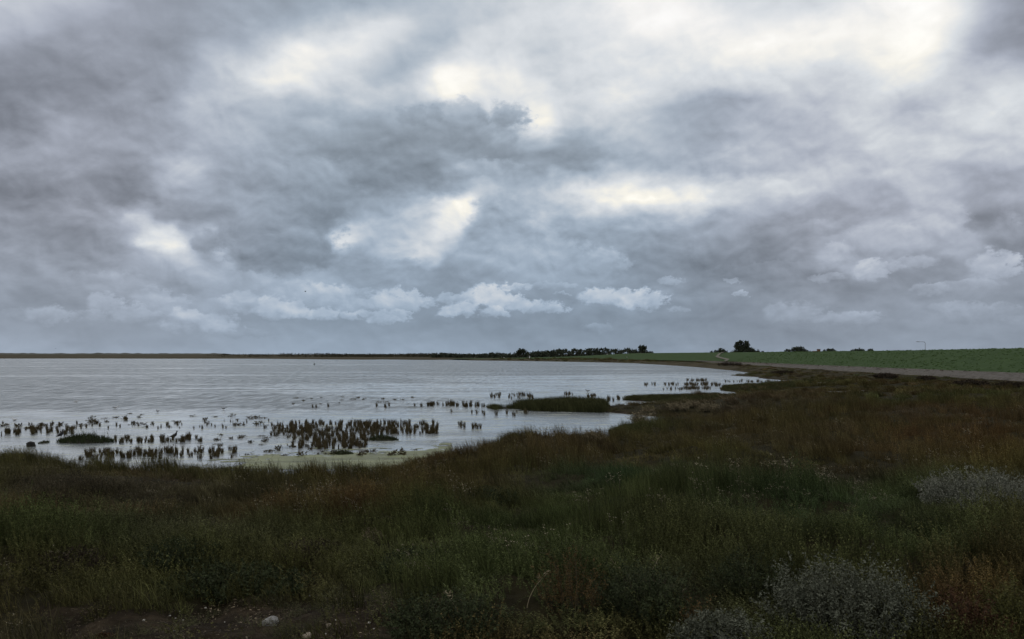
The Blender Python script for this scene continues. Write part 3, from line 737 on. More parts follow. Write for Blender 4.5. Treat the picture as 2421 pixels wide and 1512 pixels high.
def plant_layer(name, collection, nproto, n, y0, y1, size, label, p=1.6, margin=.05, tmod=(1, 1, 1), zonefn=None, mud=.5, flat=1.0, far=0.0, fixed=None):
    x, y = sample(n, y0, y1, p=p)
    x, y, d = land_filter(x, y, margin, mud)
    if zonefn is not None:
        k = rng.random(len(x)) < zonefn(x, y, d); x, y, d = x[k], y[k], d[k]
    z = ground(x, y, d)
    s = size * rng.uniform(.65, 1.3, len(x)) * (1 + far * y)
    bumpy = 1 + 1.5 * fbm(x * .75 + 30, y * .75, 3)
    hs = s * np.clip(bumpy, .35, 1.9) * flat
    low = np.where(y > 30, sstep(0, 3.0, d) * .65 + .35, sstep(0, .6, d) * .35 + .65)
    m = 1 - .6 * mudmask(x, y)
    m = m * (1 - .6 * sstep(-13, -7, x - np.interp(y, [8, 60, 100, 160, 220], [40, 41, 42.5, 46, 45])) * sstep(230, 215, y))
    scl = np.stack([s, s, hs * low * m], -1)
    tint = veg_tint(x, y) * np.array(tmod)[None]
    if fixed is not None: tint = np.array(fixed)[None] * np.exp(rng.normal(0, .35, (len(x), 1)))
    return scatter(name, collection, np.stack([x, y, z - .01], -1), rng.uniform(-.5, .5, len(x)), scl, tint, rng.integers(0, nproto, len(x)), label)

def holes(x, y): return np.maximum(.45, sstep(10, 13, y)) + np.minimum(.55, 1 - sstep(10, 13, y)) * sstep(-.32, -.12, fbm(x * 1.1 + 15, y * 1.1 + 3, 3))
def dens_grass(x, y, d): return np.clip(.42 + 1.9 * fbm(x * .5 + 70, y * .5, 3) - .2 * sstep(-1, 2.5, x) * sstep(14, 9, y), .06, 1) * holes(x, y)
def dens_herb(x, y, d): return np.clip(.65 - 1.9 * fbm(x * .5 + 70, y * .5, 3), .12, 1) * holes(x, y)
plant_layer("grass", C_GRASS, 3, 4000, 3.2, 13, .26, "olive and brown marsh grass in the foreground", p=1.6, zonefn=dens_grass)
plant_layer("undergrowth", C_HERB, 5, 9500, 3.2, 13, .29, "dark green feathery marsh herbs in the foreground", p=1.6, zonefn=dens_herb)
plant_layer("grass", C_GRASS, 3, 9500, 12, 34, .30, "brownish marsh grass behind the foreground herbs", p=1.3, far=.006, zonefn=dens_grass)
plant_layer("undergrowth", C_HERB, 5, 6500, 12, 34, .30, "low dark marsh herbs among the middle grass", p=1.3, far=.008, zonefn=dens_herb)
plant_layer("grass", C_FINE, 2, 15000, 32, 130, .40, "dull brown marsh grass stretching to the dike track", p=1.0, far=.006, margin=.1, flat=.45)
plant_layer("grass", C_FINE, 2, 9000, 110, 330, .9, "far strip of brown marsh grass below the dike", p=1.0, far=.003, margin=.6, flat=.3)
# grass standing up along the banks
plant_layer("bank_grass", C_GRASS, 3, 60000, 14, 60, .30, "tall thin grass standing along the water's edge", p=1.4, margin=.06, zonefn=lambda x, y, d: (d < .012 * y + .35) * np.where((x / y * F + CX > 1425) & (y < 60), .12, 1.0), far=.003)
# seed heads: pale flecks in drifts
def dens_seed(x, y, d):
    w = np.clip(2.4 * fbm(x * .45 + 11, y * .45, 3) - .3, 0.015, .5)
    px = x / y * F + CX; py = HZ + (EYE - .75) * F / y
    for (zx, zy, zw, zh) in [(720,1205,110,26),(500,1115,80,16),(330,1125,60,14),(700,1110,120,14),(950,1075,90,16),(1020,1110,60,14),(1100,1150,60,12),(1240,1175,60,12),(1760,1035,90,12),(2260,1092,110,9),(1600,1030,90,9),(1330,1035,80,10),(1960,1085,140,12),(1480,1150,90,14),(900,1220,60,14),(2020,1060,90,12)]:
        w = np.maximum(w, np.exp(-((px - zx) / zw) ** 2 - ((py - zy) / zh) ** 2) * .9)
    return w
plant_layer("seed_heads", C_SEED, 2, 7500, 4.5, 36, .28, "drifts of pale seed heads above the marsh grass", p=1.3, fixed=(.27, .24, .17), zonefn=dens_seed, far=.004)

# dry litter and low creeping sprouts on the bare mud
def proto_litter():
    b = PB()
    for i in range(26):
        x, y = rdisk(.5); a = random.uniform(0, 6.28); l = random.uniform(.02, .09)
        b.v += [(x, y, .01), (x + math.cos(a) * l, y + math.sin(a) * l, random.uniform(.005, .03)), (x + math.cos(a) * l - math.sin(a) * .012, y + math.sin(a) * l + math.cos(a) * .012, .012), (x - math.sin(a) * .012, y + math.cos(a) * .012, .01)]
        k = len(b.v) - 4; b.f.append((k, k + 1, k + 2, k + 3)); b.sh += [random.choice([.4, .7, 1, 1.6])] * 4
    return b
C_LIT = coll("litter", [proto_litter().mesh("l0", M_INST), proto_litter().mesh("l1", M_INST), proto_litter().mesh("l2", M_INST)])
x, y = sample(1500, 4.2, 8.5); k = mudmask(x, y) > .3; x, y = x[k], y[k]
scatter("litter", C_LIT, np.stack([x, y, ground(x, y) + .004], -1), rng.uniform(0, 6, len(x)), np.full((len(x), 3), .34) * rng.uniform(.6, 1.3, (len(x), 1)), np.array([.085, .068, .046])[None] * np.exp(rng.normal(0, .5, (len(x), 1))), rng.integers(0, 3, len(x)), "dry plant litter scattered over the bare mud")
x, y = sample(1800, 4.2, 8.5); k = (mudmask(x, y) > .25) & (fbm(x * 2, y * 2, 3) > -.05); x, y = x[k], y[k]
scatter("sprouts", C_HERB, np.stack([x, y, ground(x, y)], -1), rng.uniform(0, 6, len(x)), np.array([.16, .16, .07])[None] * rng.uniform(.6, 1.4, (len(x), 1)), np.array([.06, .06, .028])[None] * np.exp(rng.normal(0, .35, (len(x), 1))), rng.integers(0, 3, len(x)), "low creeping sprouts on the bare mud")
# taller grass on the spit
def spit(n, x0, x1, y0, y1, size, label):
    px = rng.uniform(x0, x1, n); py = rng.uniform(y0, y1, n)
    y = (EYE - .12) * F / (py - HZ); x = (px - CX) / F * y
    d = sdf(x, y); k = d > -.08; x, y, d = x[k], y[k], d[k]
    q = size * rng.uniform(.7, 1.2, len(x))
    t = np.array([.062, .066, .028])[None] * np.exp(rng.normal(0, .25, (len(x), 1)))
    return scatter("spit_grass", C_GRASS, np.stack([x, y, np.maximum(ground(x, y, d), 0)], -1), rng.uniform(-.5, .5, len(x)), np.stack([q * 1.3, q * 1.3, q], -1), t, rng.integers(0, 3, len(x)), label)
spit(1300, 1225, 1430, 959, 973, .44, "tall green grass on the spit reaching into the pool")
spit(420, 1145, 1240, 960, 970, .27, "short grass on the low tip of the spit")
spit(1100, 1475, 1700, 936, 951, .22, "green grass along the second spit")
spit(900, 1705, 1880, 906, 925, .24, "green grass along the third spit")
spit(260, 1440, 1530, 1000, 1018, .16, "green grass on the creek's near bank")
# turf on the dike
n = 3500
s = 3.2 * rng.random(n); t = rng.uniform(.03, 1.08, n)
gx, gy, gz = dike_pt(s, t)
gt = np.array([.088, .140, .052])[None] * np.exp(rng.normal(0, .12, (n, 1)))
q = rng.uniform(.12, .24, n)
scatter("dike_grass", C_FINE, np.stack([gx, gy, gz], -1), rng.uniform(0, 6, n), np.stack([q, q, q * .5], -1), gt, rng.integers(0, 2, n), "short green turf tufts on the dike")
# dry weeds on the stony track
s = rng.uniform(.1, 3.4, 2600); t = -.36 * rng.random(2600) * np.interp(s, [0, 1, 2, 3, 3.6], [1, 1, .9, .5, .1])
gx, gy, gz = dike_pt(s, t); gz = base_h(s) + .06 + t * .6
gt = np.array([.10, .085, .062])[None] * np.exp(rng.normal(0, .3, (2600, 1)))
q = rng.uniform(.2, .45, 2600) * (1 + gy * .002)
scatter("dry_weeds", C_FINE, np.stack([gx, gy, gz], -1), rng.uniform(0, 6, 2600), np.stack([q * .6, q * .6, q * .18], -1), gt, rng.integers(0, 2, 2600), "dry bleached weeds on the stony track")

# puddles in the marsh
for (a, b, rx, ry) in PUD:
    n = 40; an = np.linspace(0, 2 * np.pi, n, endpoint=False)
    rr = 1 + .5 * fbm(np.cos(an) * 2 + a, np.sin(an) * 2 + b, 3)
    z = float(ground(np.array([a]), np.array([b]))[0]) + .10
    v = np.stack([a + rx * rr * np.cos(an), b + ry * 2.2 * rr * np.sin(an), np.full(n, z)], -1)
    tag(obj("puddle", mesh_np("puddle", v, [tuple(range(n))]), mat_noise("puddle_mud", (.25, .24, .18), (.36, .34, .27), 3, .35)), "pale puddle among the marsh grass", None, None, "structure")

#OBJBEGIN
# ------------------------------------------------------------------ cordgrass tufts standing in the water
def tuft_mesh(name, n=12, r=.035, h=.26, w=.018, spread=.3, mat=M_TUFT):
    b = PB()
    for i in range(n):
        x, y = rdisk(r); b.blade((x, y, -.06), random.uniform(0, 6.283), random.uniform(.55, 1.0) * h + .06, w * random.uniform(.7, 1.2), random.uniform(0, spread), random.uniform(.5, 1.6))
    for i in range(10):
        b.leaf((random.gauss(0, r * .5), random.gauss(0, r * .5), random.uniform(.1, .85) * h), .055, .014, random.uniform(.6, 1.5))
    return b.mesh(name, mat)
TUFTS = [tuft_mesh(f"tuft_{i}", random.randint(14, 24), random.uniform(.022, .045), random.uniform(.18, .29)) for i in range(9)]
_tn = [0]
def place_tuft(px, py, label, group, s=1.0):
    x, y = P(px, py, 0)
    o = bpy.data.objects.new("cordgrass_tuft", TUFTS[_tn[0] % len(TUFTS)]); _tn[0] += 1
    link(o); o.location = (x, y, 0); o.rotation_euler = (random.gauss(0, .06), random.gauss(0, .06), random.uniform(0, 6.28))
    q = .86 * s * random.uniform(.75, 1.2); o.scale = (q * random.uniform(.6, 1.3), q * random.uniform(.6, 1.2), q * random.uniform(.7, 1.2))
    tag(o, label, "cordgrass tuft", group)
def row(n, pts, jy, label, group, s=1.0):
    xs = [p[0] for p in pts]; yy = [p[1] for p in pts]
    for i in range(n):
        px = xs[0] + (xs[-1] - xs[0]) * random.random()
        place_tuft(px, float(np.interp(px, xs, yy)) + random.gauss(0, jy), label, group, s)
g = "cordgrass in the dense bed in the shallows"
lb = "slender dark brown cordgrass tuft in the dense bed near the algae carpet"
for i in range(165):
    px = random.triangular(640, 1045, 790)
    hi = float(np.interp(px, [640, 735, 860, 1045], [1000, 1000, 1000, 1004])); lo = float(np.interp(px, [640, 735, 760, 860, 900, 1045], [1020, 1045, 1066, 1060, 1030, 1022]))
    place_tuft(px, random.uniform(hi, lo), lb, g, 1.05)
row(14, [(480, 1002), (640, 1006)], 5, "small cordgrass tuft in the loose fringe between the gulls and the dense bed", "cordgrass in the loose fringe", .8)
row(30, [(0, 1028), (60, 1022), (150, 1016), (180, 1016)], 3.5, "brown cordgrass tuft in the far row behind the grassy islet", "cordgrass in the row behind the islet", 1.0)
row(36, [(270, 1046), (380, 1043), (475, 1036)], 2.5, "brown cordgrass tuft in the row running right from the grassy islet", "cordgrass in the row beside the islet", 1.05)
row(50, [(180, 1088), (300, 1080), (400, 1073), (500, 1070), (575, 1062)], 3, "dark cordgrass tuft in the front row along the muddy bank", "cordgrass along the muddy bank", 1.1)

def far_tufts():
    """the hundreds of smaller tufts between and beyond"""
    v, f, sh = [], [], []
    def add(px, py, s=1.0):
        nonlocal v, f, sh
        x, y = P(px, py, 0); me = random.choice(TUFTS)
        a = np.empty(len(me.vertices) * 3, np.float32); me.vertices.foreach_get("co", a); a = a.reshape(-1, 3) * s * random.uniform(.75, 1.2); a = a * [1.4, 1, 1] + [x, y, 0]
        k = np.empty(len(me.vertices), np.float32); me.attributes["shade"].data.foreach_get("value", k)
        b0 = sum(len(q) for q in v); v.append(a); sh.append(k)
        for p in me.polygons: f.append([b0 + i for i in p.vertices])
    for n, x0, x1, y0, y1, s in [(32, 979, 1124, 956, 963, 1.1), (12, 1094, 1147, 960, 963, 1.1), (34, 1160, 1260, 933, 944, 1.1), (8, 1304, 1357, 932, 935, 1.1), (8, 1387, 1410, 937, 942, 1.2), (9, 1432, 1468, 943, 949, 1.2),
                                 (170, 690, 870, 1001, 1062, .85), (130, 850, 1035, 1001, 1027, .85), (60, 640, 740, 1000, 1030, .85), (24, 0, 175, 1016, 1030, .9), (40, 270, 477, 1037, 1046, .75), (80, 200, 560, 1068, 1086, .75), (60, 0, 640, 1002, 1014, .6),
                                 (18, 1516, 1606, 909, 913, 1.2), (46, 1610, 1703, 909, 914, 1.3), (30, 1610, 1680, 919, 922, 1.3), (10, 1560, 1620, 920, 923, 1.0), (26, 1620, 1670, 900, 902, 1.3), (40, 1710, 1880, 902.5, 905, 1.2), (8, 720, 960, 955, 965, 1.0), (12, 1060, 1260, 975, 985, 1.0), (10, 1065, 1140, 1005, 1018, .9)]:
        for i in range(n): add(random.uniform(x0, x1), random.uniform(y0, y1), s)
    me = mesh_np("cordgrass", np.concatenate(v), f, {"shade": np.concatenate(sh)})
    tag(obj("cordgrass", me, M_TUFT), "smaller cordgrass filling the beds and scattered far out in the shallows", None, None, "stuff")
far_tufts()

# drowned weed clumps: low dark dots on the water
def weed_mesh(i):
    b = PB()
    for k in range(34):
        x, y = rdisk(.09); b.leaf((x * 1.4, y, random.uniform(-.01, .05)), .08, .03, random.uniform(.5, 1.5))
    return b.mesh(f"weed_{i}", M_TUFT)
WEEDS = [weed_mesh(i) for i in range(4)]
def weed(px, py, label, group, s=1.0):
    x, y = P(px, py, 0); o = bpy.data.objects.new("weed_clump", random.choice(WEEDS)); link(o); o.location = (x, y, 0)
    q = s * random.uniform(.5, 1.2); o.scale = (q * random.uniform(.8, 1.7), q, q * random.uniform(.5, 1.6)); o.rotation_euler = (0, 0, random.uniform(0, 6))
    tag(o, label, "weed clump", group)
for i in range(34): weed(random.uniform(210, 640), random.triangular(975, 1012, 1000), "small dark weed clump dotting the calm water among the gulls", "weed clumps among the gulls")
for i in range(14): weed(random.uniform(0, 210), random.uniform(1003, 1014), "small dark weed clump on the ruffled water at the far left", "weed clumps on the ruffled water")
for i in range(20): weed(random.uniform(480, 740), random.uniform(1026, 1064), "dark scrap of weed in the clear pool before the dense cordgrass", "weed scraps in the clear pool", .8)
for i in range(20): weed(random.uniform(690, 990), random.uniform(940, 957), "tiny dark weed clump on the bright streaky water behind the bed", "weed clumps on the streaky water", .9)
for i in range(26): weed(random.uniform(570, 980), random.uniform(1064, 1080), "dark wet weed scrap lying on the pale green algae", "weed scraps on the algae", .9)

# ------------------------------------------------------------------ bushes
def bush(name, px, py, z0, w, h, n, nl, mat, label, cat, group=None, ll=.05, lw=.02, depth=None, lean=.25, stem_w=.007, upright=.5):
    x, y = P(px, py, z0)
    root = empty(name, (x, y, z0)); tag(root, label, cat, group)
    b, st = PB(), PB(); dp = depth or w
    for i in range(n):
        ax, ay = rdisk(1.0); rr = math.hypot(ax, ay)
        p = (ax * w / 2 * .85, ay * dp / 2 * .85, -.05)
        hh = h * (1 - .5 * rr ** 2.2) * random.choice([random.uniform(.45, .95), random.uniform(.75, 1.05), random.uniform(.9, 1.15)])
        d = math.atan2(ay, ax) if random.random() < upright else random.gauss(WIND, .8)
        bend = random.uniform(.05, lean + .3 * rr)
        sh = random.choice([.6, .8, 1, 1.1, 1.4]) * random.uniform(.85, 1.15)
        st.blade(p, d, hh + .05, stem_w, bend, sh)
        for k in range(nl):
            t = random.uniform(.3, 1.0) ** .8; o = bend * t * t * (hh + .05)
            q = (p[0] + math.cos(d) * o + random.gauss(0, ll * .25), p[1] + math.sin(d) * o + random.gauss(0, ll * .25), p[2] + (hh + .05) * t * (1 - .18 * bend * t))
            b.leaf(q, ll * random.uniform(.6, 1.3) * (1.15 - .55 * t), lw * random.uniform(.7, 1.2), sh * random.uniform(.7, 1.35))
    obj("foliage", b.mesh("foliage", mat), None, root); obj("stem", st.mesh("stem", M_STEM), None, root)
    return root
M_STEM = mat_veg("stem", (.065, .062, .042))
M_SILVER = mat_veg("silver_leaf", (.165, .175, .135), (.26, .27, .215))
M_GREY = mat_veg("grey_green_leaf", (.105, .116, .080), (.175, .186, .138))
M_RUST = mat_veg("rust_plant", (.080, .055, .024), (.14, .095, .042))
M_RUST2 = mat_veg("rust_plant_dull", (.070, .038, .022), (.11, .06, .034))
M_DKG = mat_veg("dark_green_leaf", (.038, .050, .024), (.066, .082, .038))
M_DKB = mat_veg("dark_brown_leaf", (.040, .032, .022), (.07, .054, .038))
M_YEL = mat_veg("yellow_green_leaf", (.075, .078, .022), (.12, .115, .04))
M_STRAW = mat_veg("straw", (.20, .165, .10), (.33, .28, .18))
def gz(px, py):
    z = .55
    for i in range(4):
        x, y = P(px, py, z); z = float(ground(np.array([x]), np.array([y]))[0])
    return z
def B(name, px, py, wpx, hpx, n, nl, mat, label, cat, **k):
    z = gz(px, py); y = P(px, py, z)[1]; m = y / F
    return bush(name, px, py, z, wpx * m, hpx * m, n, nl, mat, label, cat, **k)
B("silver_bush", 2330, 1205, 320, 100, 520, 34, M_SILVER, "pale silver-grey leafy bush at the right edge of the marsh", "bush", ll=.036, lw=.011, depth=1.5)
B("sagebrush", 2005, 1530, 410, 215, 560, 40, M_GREY, "large dusty grey bush in the near right corner", "bush", ll=.034, lw=.011, depth=.8, stem_w=.005)
B("sagebrush", 1715, 1555, 260, 110, 300, 38, M_GREY, "low dusty grey bush at the bottom edge beside a dark hollow", "bush", ll=.032, lw=.010, depth=.5, stem_w=.005)
B("orache_plant", 1350, 1452, 150, 170, 70, 40, M_RUST, "tall rust-brown seeding plant among green herbs in the near middle", "plant", ll=.022, lw=.008, depth=.45, lean=.15, stem_w=.005)
B("orache_plant", 2285, 1510, 150, 120, 90, 34, M_RUST2, "dull reddish plant beside the large grey bush", "plant", ll=.03, lw=.012, depth=.5, lean=.2, stem_w=.005)
B("orache_plant", 1640, 1505, 60, 110, 22, 30, M_RUST, "thin reddish seeding stalks beside the low grey bush", "plant", ll=.026, lw=.011, depth=.2, lean=.15, stem_w=.005)
B("herb_bush", 2400, 1520, 120, 170, 130, 30, M_YEL, "yellow-green herb bush in the bottom right corner", "bush", ll=.03, lw=.011, depth=.5, stem_w=.005)
B("herb_bush", 1530, 1470, 240, 150, 230, 30, M_DKG, "dark green feathery bush left of the dark hollow and the grey bush", "bush", ll=.032, lw=.011, depth=.6, lean=.35, stem_w=.005)
B("herb_bush", 1060, 1520, 280, 130, 230, 30, M_DKG, "dark green feathery bush at the right end of the bare mud", "bush", ll=.032, lw=.011, depth=.5, lean=.4, stem_w=.005)
B("herb_bush", 1780, 1420, 200, 120, 180, 28, M_DKG, "dark green feathery bush behind the low grey bush", "bush", ll=.032, lw=.011, depth=.6, lean=.35, stem_w=.005)
B("dark_bush", 170, 1362, 210, 66, 260, 24, M_DKB, "dark brown twiggy hummock above the bare mud at the left", "bush", ll=.035, lw=.013, depth=.7)
B("dark_bush", 560, 1405, 400, 75, 330, 24, M_DKG, "broad dark green hummock behind the white rock", "bush", ll=.04, lw=.014, depth=.8)
B("dark_bush", 260, 1262, 150, 46, 200, 22, M_DKB, "dark grey-brown tussock in the left middle of the marsh", "bush", ll=.045, lw=.016, depth=.8)
B("dark_bush", 900, 1250, 70, 34, 110, 20, M_DKB, "small dark tussock right beside the pale dead grass tussock", "bush", ll=.045, lw=.016, depth=.5)
B("dead_tussock", 878, 1282, 52, 36, 90, 10, M_STRAW, "pale dead grass tussock in the middle of the green marsh", "tussock", ll=.03, lw=.008, depth=.3)
B("red_glasswort", 250, 1512, 40, 16, 60, 14, M_RUST2, "small red plant on the bare mud at the bottom edge", "plant", ll=.022, lw=.01, depth=.12)
B("moss_patch", 15, 1352, 80, 14, 190, 10, M_YEL, "bright yellow-green moss patch at the left edge", "moss", ll=.02, lw=.012, depth=.5)
for (px, py, w, h, mt_, l) in [(430, 1325, 190, 52, M_DKG, "rounded green hummock above and left of the broad dark one"), (730, 1330, 170, 50, M_DKB, "brown twiggy hummock between the red patch and the broad green hummock"), (985, 1360, 200, 62, M_DKG, "dark green hummock right of the pale bent twig"),
                               (120, 1200, 160, 34, M_DKB, "grey-brown hummock at the left edge below the purple-brown belt"), (420, 1200, 130, 30, M_DKB, "small brown hummock left of the narrow bare mud strip"), (1150, 1190, 190, 40, M_DKG, "dark green hummock near the centre of the marsh"), (1480, 1215, 180, 40, M_DKG, "green hummock below the bluish green patch"), (1880, 1190, 220, 40, M_DKG, "wide dark green hummock left of the silver bush")]:
    B("hummock", px, py, w, h, 230, 22, mt_, l, "hummock", group="plant hummocks in the marsh", ll=.038, lw=.013, depth=.9, lean=.4)
# low shrubs silhouetted along the track
for (px, py, w, h, l) in [(1726, 866, 70, 11, "low dark shrub at the far end of the stony track"), (2094, 894, 60, 12, "low dark shrub against the middle of the stony track"), (2190, 900, 40, 11, "small dark shrub between two larger ones on the track edge"),
                          (2297, 913, 90, 15, "broad dark shrub on the marsh edge nearest the right end of the track"), (2392, 916, 60, 13, "dark shrub at the right edge before the stony track"), (1850, 884, 60, 8, "flat dark shrub where the marsh meets the far track")]:
    B("low_shrub", px, py, w, h, 150, 16, M_DKB, l, "shrub", group="low shrubs along the track", ll=.16, lw=.06, depth=2.0, stem_w=.02)
# bleached reed heaps on the spit and in the marsh
for (px, py, w, h, l) in [(1606, 972, 44, 10, "bleached straw heap behind the narrow creek"), (1680, 974, 40, 11, "pale yellow straw mound at the right end of the bleached drift line"), (1640, 962, 40, 6, "thin pale straw drift above the two straw heaps"), (1534, 980, 18, 9, "small pale straw clump on the creek's far bank"), (1514, 1006, 26, 16, "pinkish pale straw clump at the creek's near bank"), (1405, 1042, 34, 10, "pale straw clump in the brown grass near the pool"), (2258, 1096, 60, 9, "pale dry straw strewn in the red grass at the right")]:
    B("straw_heap", px, py, w, h * 2.0 + 4, 190, 8, M_STRAW, l, "straw heap", group="bleached straw heaps", ll=.09, lw=.022, depth=.8, stem_w=.018, lean=.9)
# single dry stalks
def stalk(px, py, hpx, bend, d, label, heads=10):
    z = gz(px, py); x, y = P(px, py, z); h = hpx * y / F
    root = empty("dry_stalk", (x, y, z)); tag(root, label, "stalk", "dry stalks in the foreground")
    a, b = PB(), PB(); a.blade((0, 0, -.03), d, h + .03, .007, bend, 1.1, seg=6)
    for k in range(heads):
        t = random.uniform(.72, 1); o = bend * t * t * h; b.leaf((math.cos(d) * o, math.sin(d) * o, h * t * (1 - .18 * bend * t)), .035, .008, random.uniform(.8, 1.4))
    obj("stem", a.mesh("stem", M_STRAW), None, root)
    if heads: obj("seed_head", b.mesh("seed_head", M_STRAW), None, root)
stalk(1245, 1440, 95, .5, 0.1, "pale arched seed stalk left of the rust-brown plant")
stalk(1490, 1405, 95, .6, math.pi, "pale nodding seed stalk right of the rust-brown plant, bending left")
stalk(1530, 1395, 90, .4, .3, "pale seed stalk above the dark feathery bush, bending right")
stalk(1366, 1400, 30, .45, math.pi, "short straw-coloured broken stalk in front of the rust-brown plant", 0)
stalk(1276, 1425, 26, .5, 0, "short broken straw stalk leaning right at the rust plant's left foot", 0)
stalk(2312, 1395, 75, .35, math.pi, "long straight pale stalk rising right of the large grey bush", 5)
stalk(1390, 1110, 26, .3, math.pi, "thin pale grass stalk on the bluish green patch", 4)
stalk(1090, 1470, 80, .5, math.pi, "pale green-grey stalk beside the right end of the bare mud", 14)
stalk(890, 1352, 12, 1.2, math.pi, "bent pale twig lying in the green herbs", 0)

# ------------------------------------------------------------------ islets in the water
def islet(px, py, wpx, hpx, label, n):
    x, y = P(px, py, 0); w = wpx * y / F; h = hpx * y / F; dpt = max(w * .45, .5)
    root = empty("grassy_islet", (x, y, 0)); tag(root, label, "islet", "grassy islets in the shallows")
    rr = np.linspace(0, 1, 10); aa = np.linspace(0, 2 * np.pi, 33)[:-1]
    RR, AA = np.meshgrid(rr, aa); wob = 1 + .25 * fbm(np.cos(AA) * 2 + px, np.sin(AA) * 2, 3)
    vx = RR * np.cos(AA) * w / 2 * wob; vy = RR * np.sin(AA) * dpt / 2 * wob; vz = h * .45 * (1 - RR ** 2) - .05 * RR
    fcs = []
    for i in range(32):
        for j in range(9):
            a, b = i * 10 + j, ((i + 1) % 32) * 10 + j; fcs.append((a, a + 1, b + 1, b))
    obj("mound", mesh_np("mound", np.stack([vx, vy, vz], -1), fcs, smooth=True), M_SOIL, root)
    b = PB()
    for i in range(n):
        ax, ay = rdisk(.97); q = math.hypot(ax, ay)
        b.blade((ax * w / 2, ay * dpt / 2, h * .4 * (1 - q * q) - .02), random.gauss(WIND, 1.2), h * random.uniform(.3, .8) * (1 - .4 * q), .016, random.uniform(.1, .6), random.uniform(.5, 1.5))
    for i in range(n // 30):
        ax, ay = rdisk(.8); b.blade((ax * w / 2, ay * dpt / 2, h * .3), random.gauss(WIND, .9), h * random.uniform(.8, 1.2), .01, random.uniform(.1, .4), 1.6)
    obj("foliage", b.mesh("foliage", M_DKG), None, root)
islet(202, 1046, 138, 25, "long grassy islet in the shallows at the left, a dark bird at its left end", 1500)
islet(905, 1041, 78, 16, "small low grassy islet at the right foot of the dense cordgrass bed", 700)
islet(808, 1074, 60, 11, "little green tussock on the pale algae carpet", 500)
islet(105, 1048, 20, 9, "tiny weed tussock between the dark boulder and the long islet", 160)

# ------------------------------------------------------------------ stones and shells
def rock(name, px, py, wpx, hpx, z0, mat, label, cat, group=None, seed=1, depth=None, parent_z=-.15):
    x, y = P(px, py, z0); w = wpx * y / F; h = hpx * y / F
    n, m = 18, 12; vv = []
    for i in range(m + 1):
        for j in range(n):
            th = math.pi * i / m; ph = 2 * math.pi * j / n
            d = np.array([math.sin(th) * math.cos(ph), math.sin(th) * math.sin(ph), math.cos(th)])
            k = 1 + .55 * float(fbm(np.array([d[0] * 1.5 + seed * 7 + d[2]]), np.array([d[1] * 1.5 + d[2] * 1.3]), 4)[0])
            d = np.sign(d) * np.abs(d) ** .8
            vv.append((d[0] * w / 2 * k, d[1] * (depth or w) / 2 * k, d[2] * h * .6 * k + h * .35))
    fcs = [(i * n + j, (i + 1) * n + j, (i + 1) * n + (j + 1) % n, i * n + (j + 1) % n) for i in range(m) for j in range(n)]
    o = obj(name, mesh_np(name, vv, fcs, smooth=True), mat, None, (x, y, z0)); tag(o, label, cat, group); return o
M_WROCK = mat_noise("pale_rock", (.20, .20, .19), (.46, .45, .43), 22, .85, .8, 60)
M_DROCK = mat_noise("dark_rock", (.014, .014, .013), (.045, .042, .038), 9, .7, .8, 30)
M_SHELL = mat_noise("shell", (.42, .40, .35), (.62, .59, .52), 40, .5, .3)
M_BEIGE = mat_noise("beige_stone", (.24, .20, .15), (.42, .36, .28), 30, .8, .6, 60)
rock("white_rock", 640, 1482, 38, 22, gz(640, 1482), M_WROCK, "pale rough white rock lying on the bare mud", "rock", seed=2)
rock("dark_boulder", 71, 1056, 18, 11, 0.0, M_DROCK, "black boulder at the water's edge on the left", "boulder", seed=5)
rock("beige_stone", 777, 1483, 12, 10, gz(777, 1483), M_BEIGE, "beige stone on the mud right of the white rock", "stone", "stones on the mud", 3)
rock("beige_stone", 728, 1507, 20, 9, gz(728, 1507), M_BEIGE, "flat beige stone at the bottom edge of the mud", "stone", "stones on the mud", 4)
for i, (px, py, w, l) in enumerate([(340, 1468, 6, "white shell at the left of the mud, below the smaller shells"), (402, 1457, 5, "white shell between the leftmost shell and the bright one above"), (486, 1439, 5, "white shell highest up on the mud under the green hummock"), (425, 1447, 4, "tiny shell just below the green hummock"),
      (415, 1463, 3.5, "tiny white shell in the left cluster on the mud"), (433, 1468, 4.5, "cream shell in the left cluster on the mud"), (413, 1493, 4, "white shell on the mud near the bottom edge"), (531, 1472, 3, "tiny white shell halfway to the white rock"), (770, 1500, 4, "white shell just below the beige stone"),
      (705, 1464, 3.5, "tiny shell above and right of the white rock"), (794, 1467, 3.5, "bluish white shell right of the beige stone"), (732, 1410, 4, "white shell half hidden in herbs above the mud"), (873, 1474, 6, "white shell fragment at the mud's right end"), (884, 1488, 4, "cream shell in the dark hollow at the mud's right end")]):
    z = gz(px, py); rock("shell", px, py, w, w * .55, z + .004, M_SHELL, l, "shell", "shells on the mud", 10 + i)

# ------------------------------------------------------------------ birds
def loft(rings, seg=12):
    v, f = [], []
    for (x, z, ry, rz) in rings:
        for k in range(seg):
            a = 2 * math.pi * k / seg; v.append((x, ry * math.cos(a), z + rz * math.sin(a)))
    for i in range(len(rings) - 1):
        for k in range(seg):
            a = i * seg + k; b = i * seg + (k + 1) % seg; f.append((a, a + seg, b + seg, b))
    f.append(tuple(range(seg - 1, -1, -1))[::-1]); f.append(tuple(range((len(rings) - 1) * seg, len(rings) * seg)))
    return v, f
def pmat(name, c, r=.6):
    m, N, L, b = nodemat(name)
    n = N.new("ShaderNodeTexNoise"); n.inputs['Scale'].default_value = 40
    mx = N.new("ShaderNodeMix"); mx.data_type = 'RGBA'; mx.inputs[6].default_value = (*[q * .8 for q in c], 1); mx.inputs[7].default_value = (*c, 1)
    L.new(n.outputs['Fac'], mx.inputs[0]); L.new(mx.outputs[2], b.inputs['Base Color']); b.inputs['Roughness'].default_value = r; return m
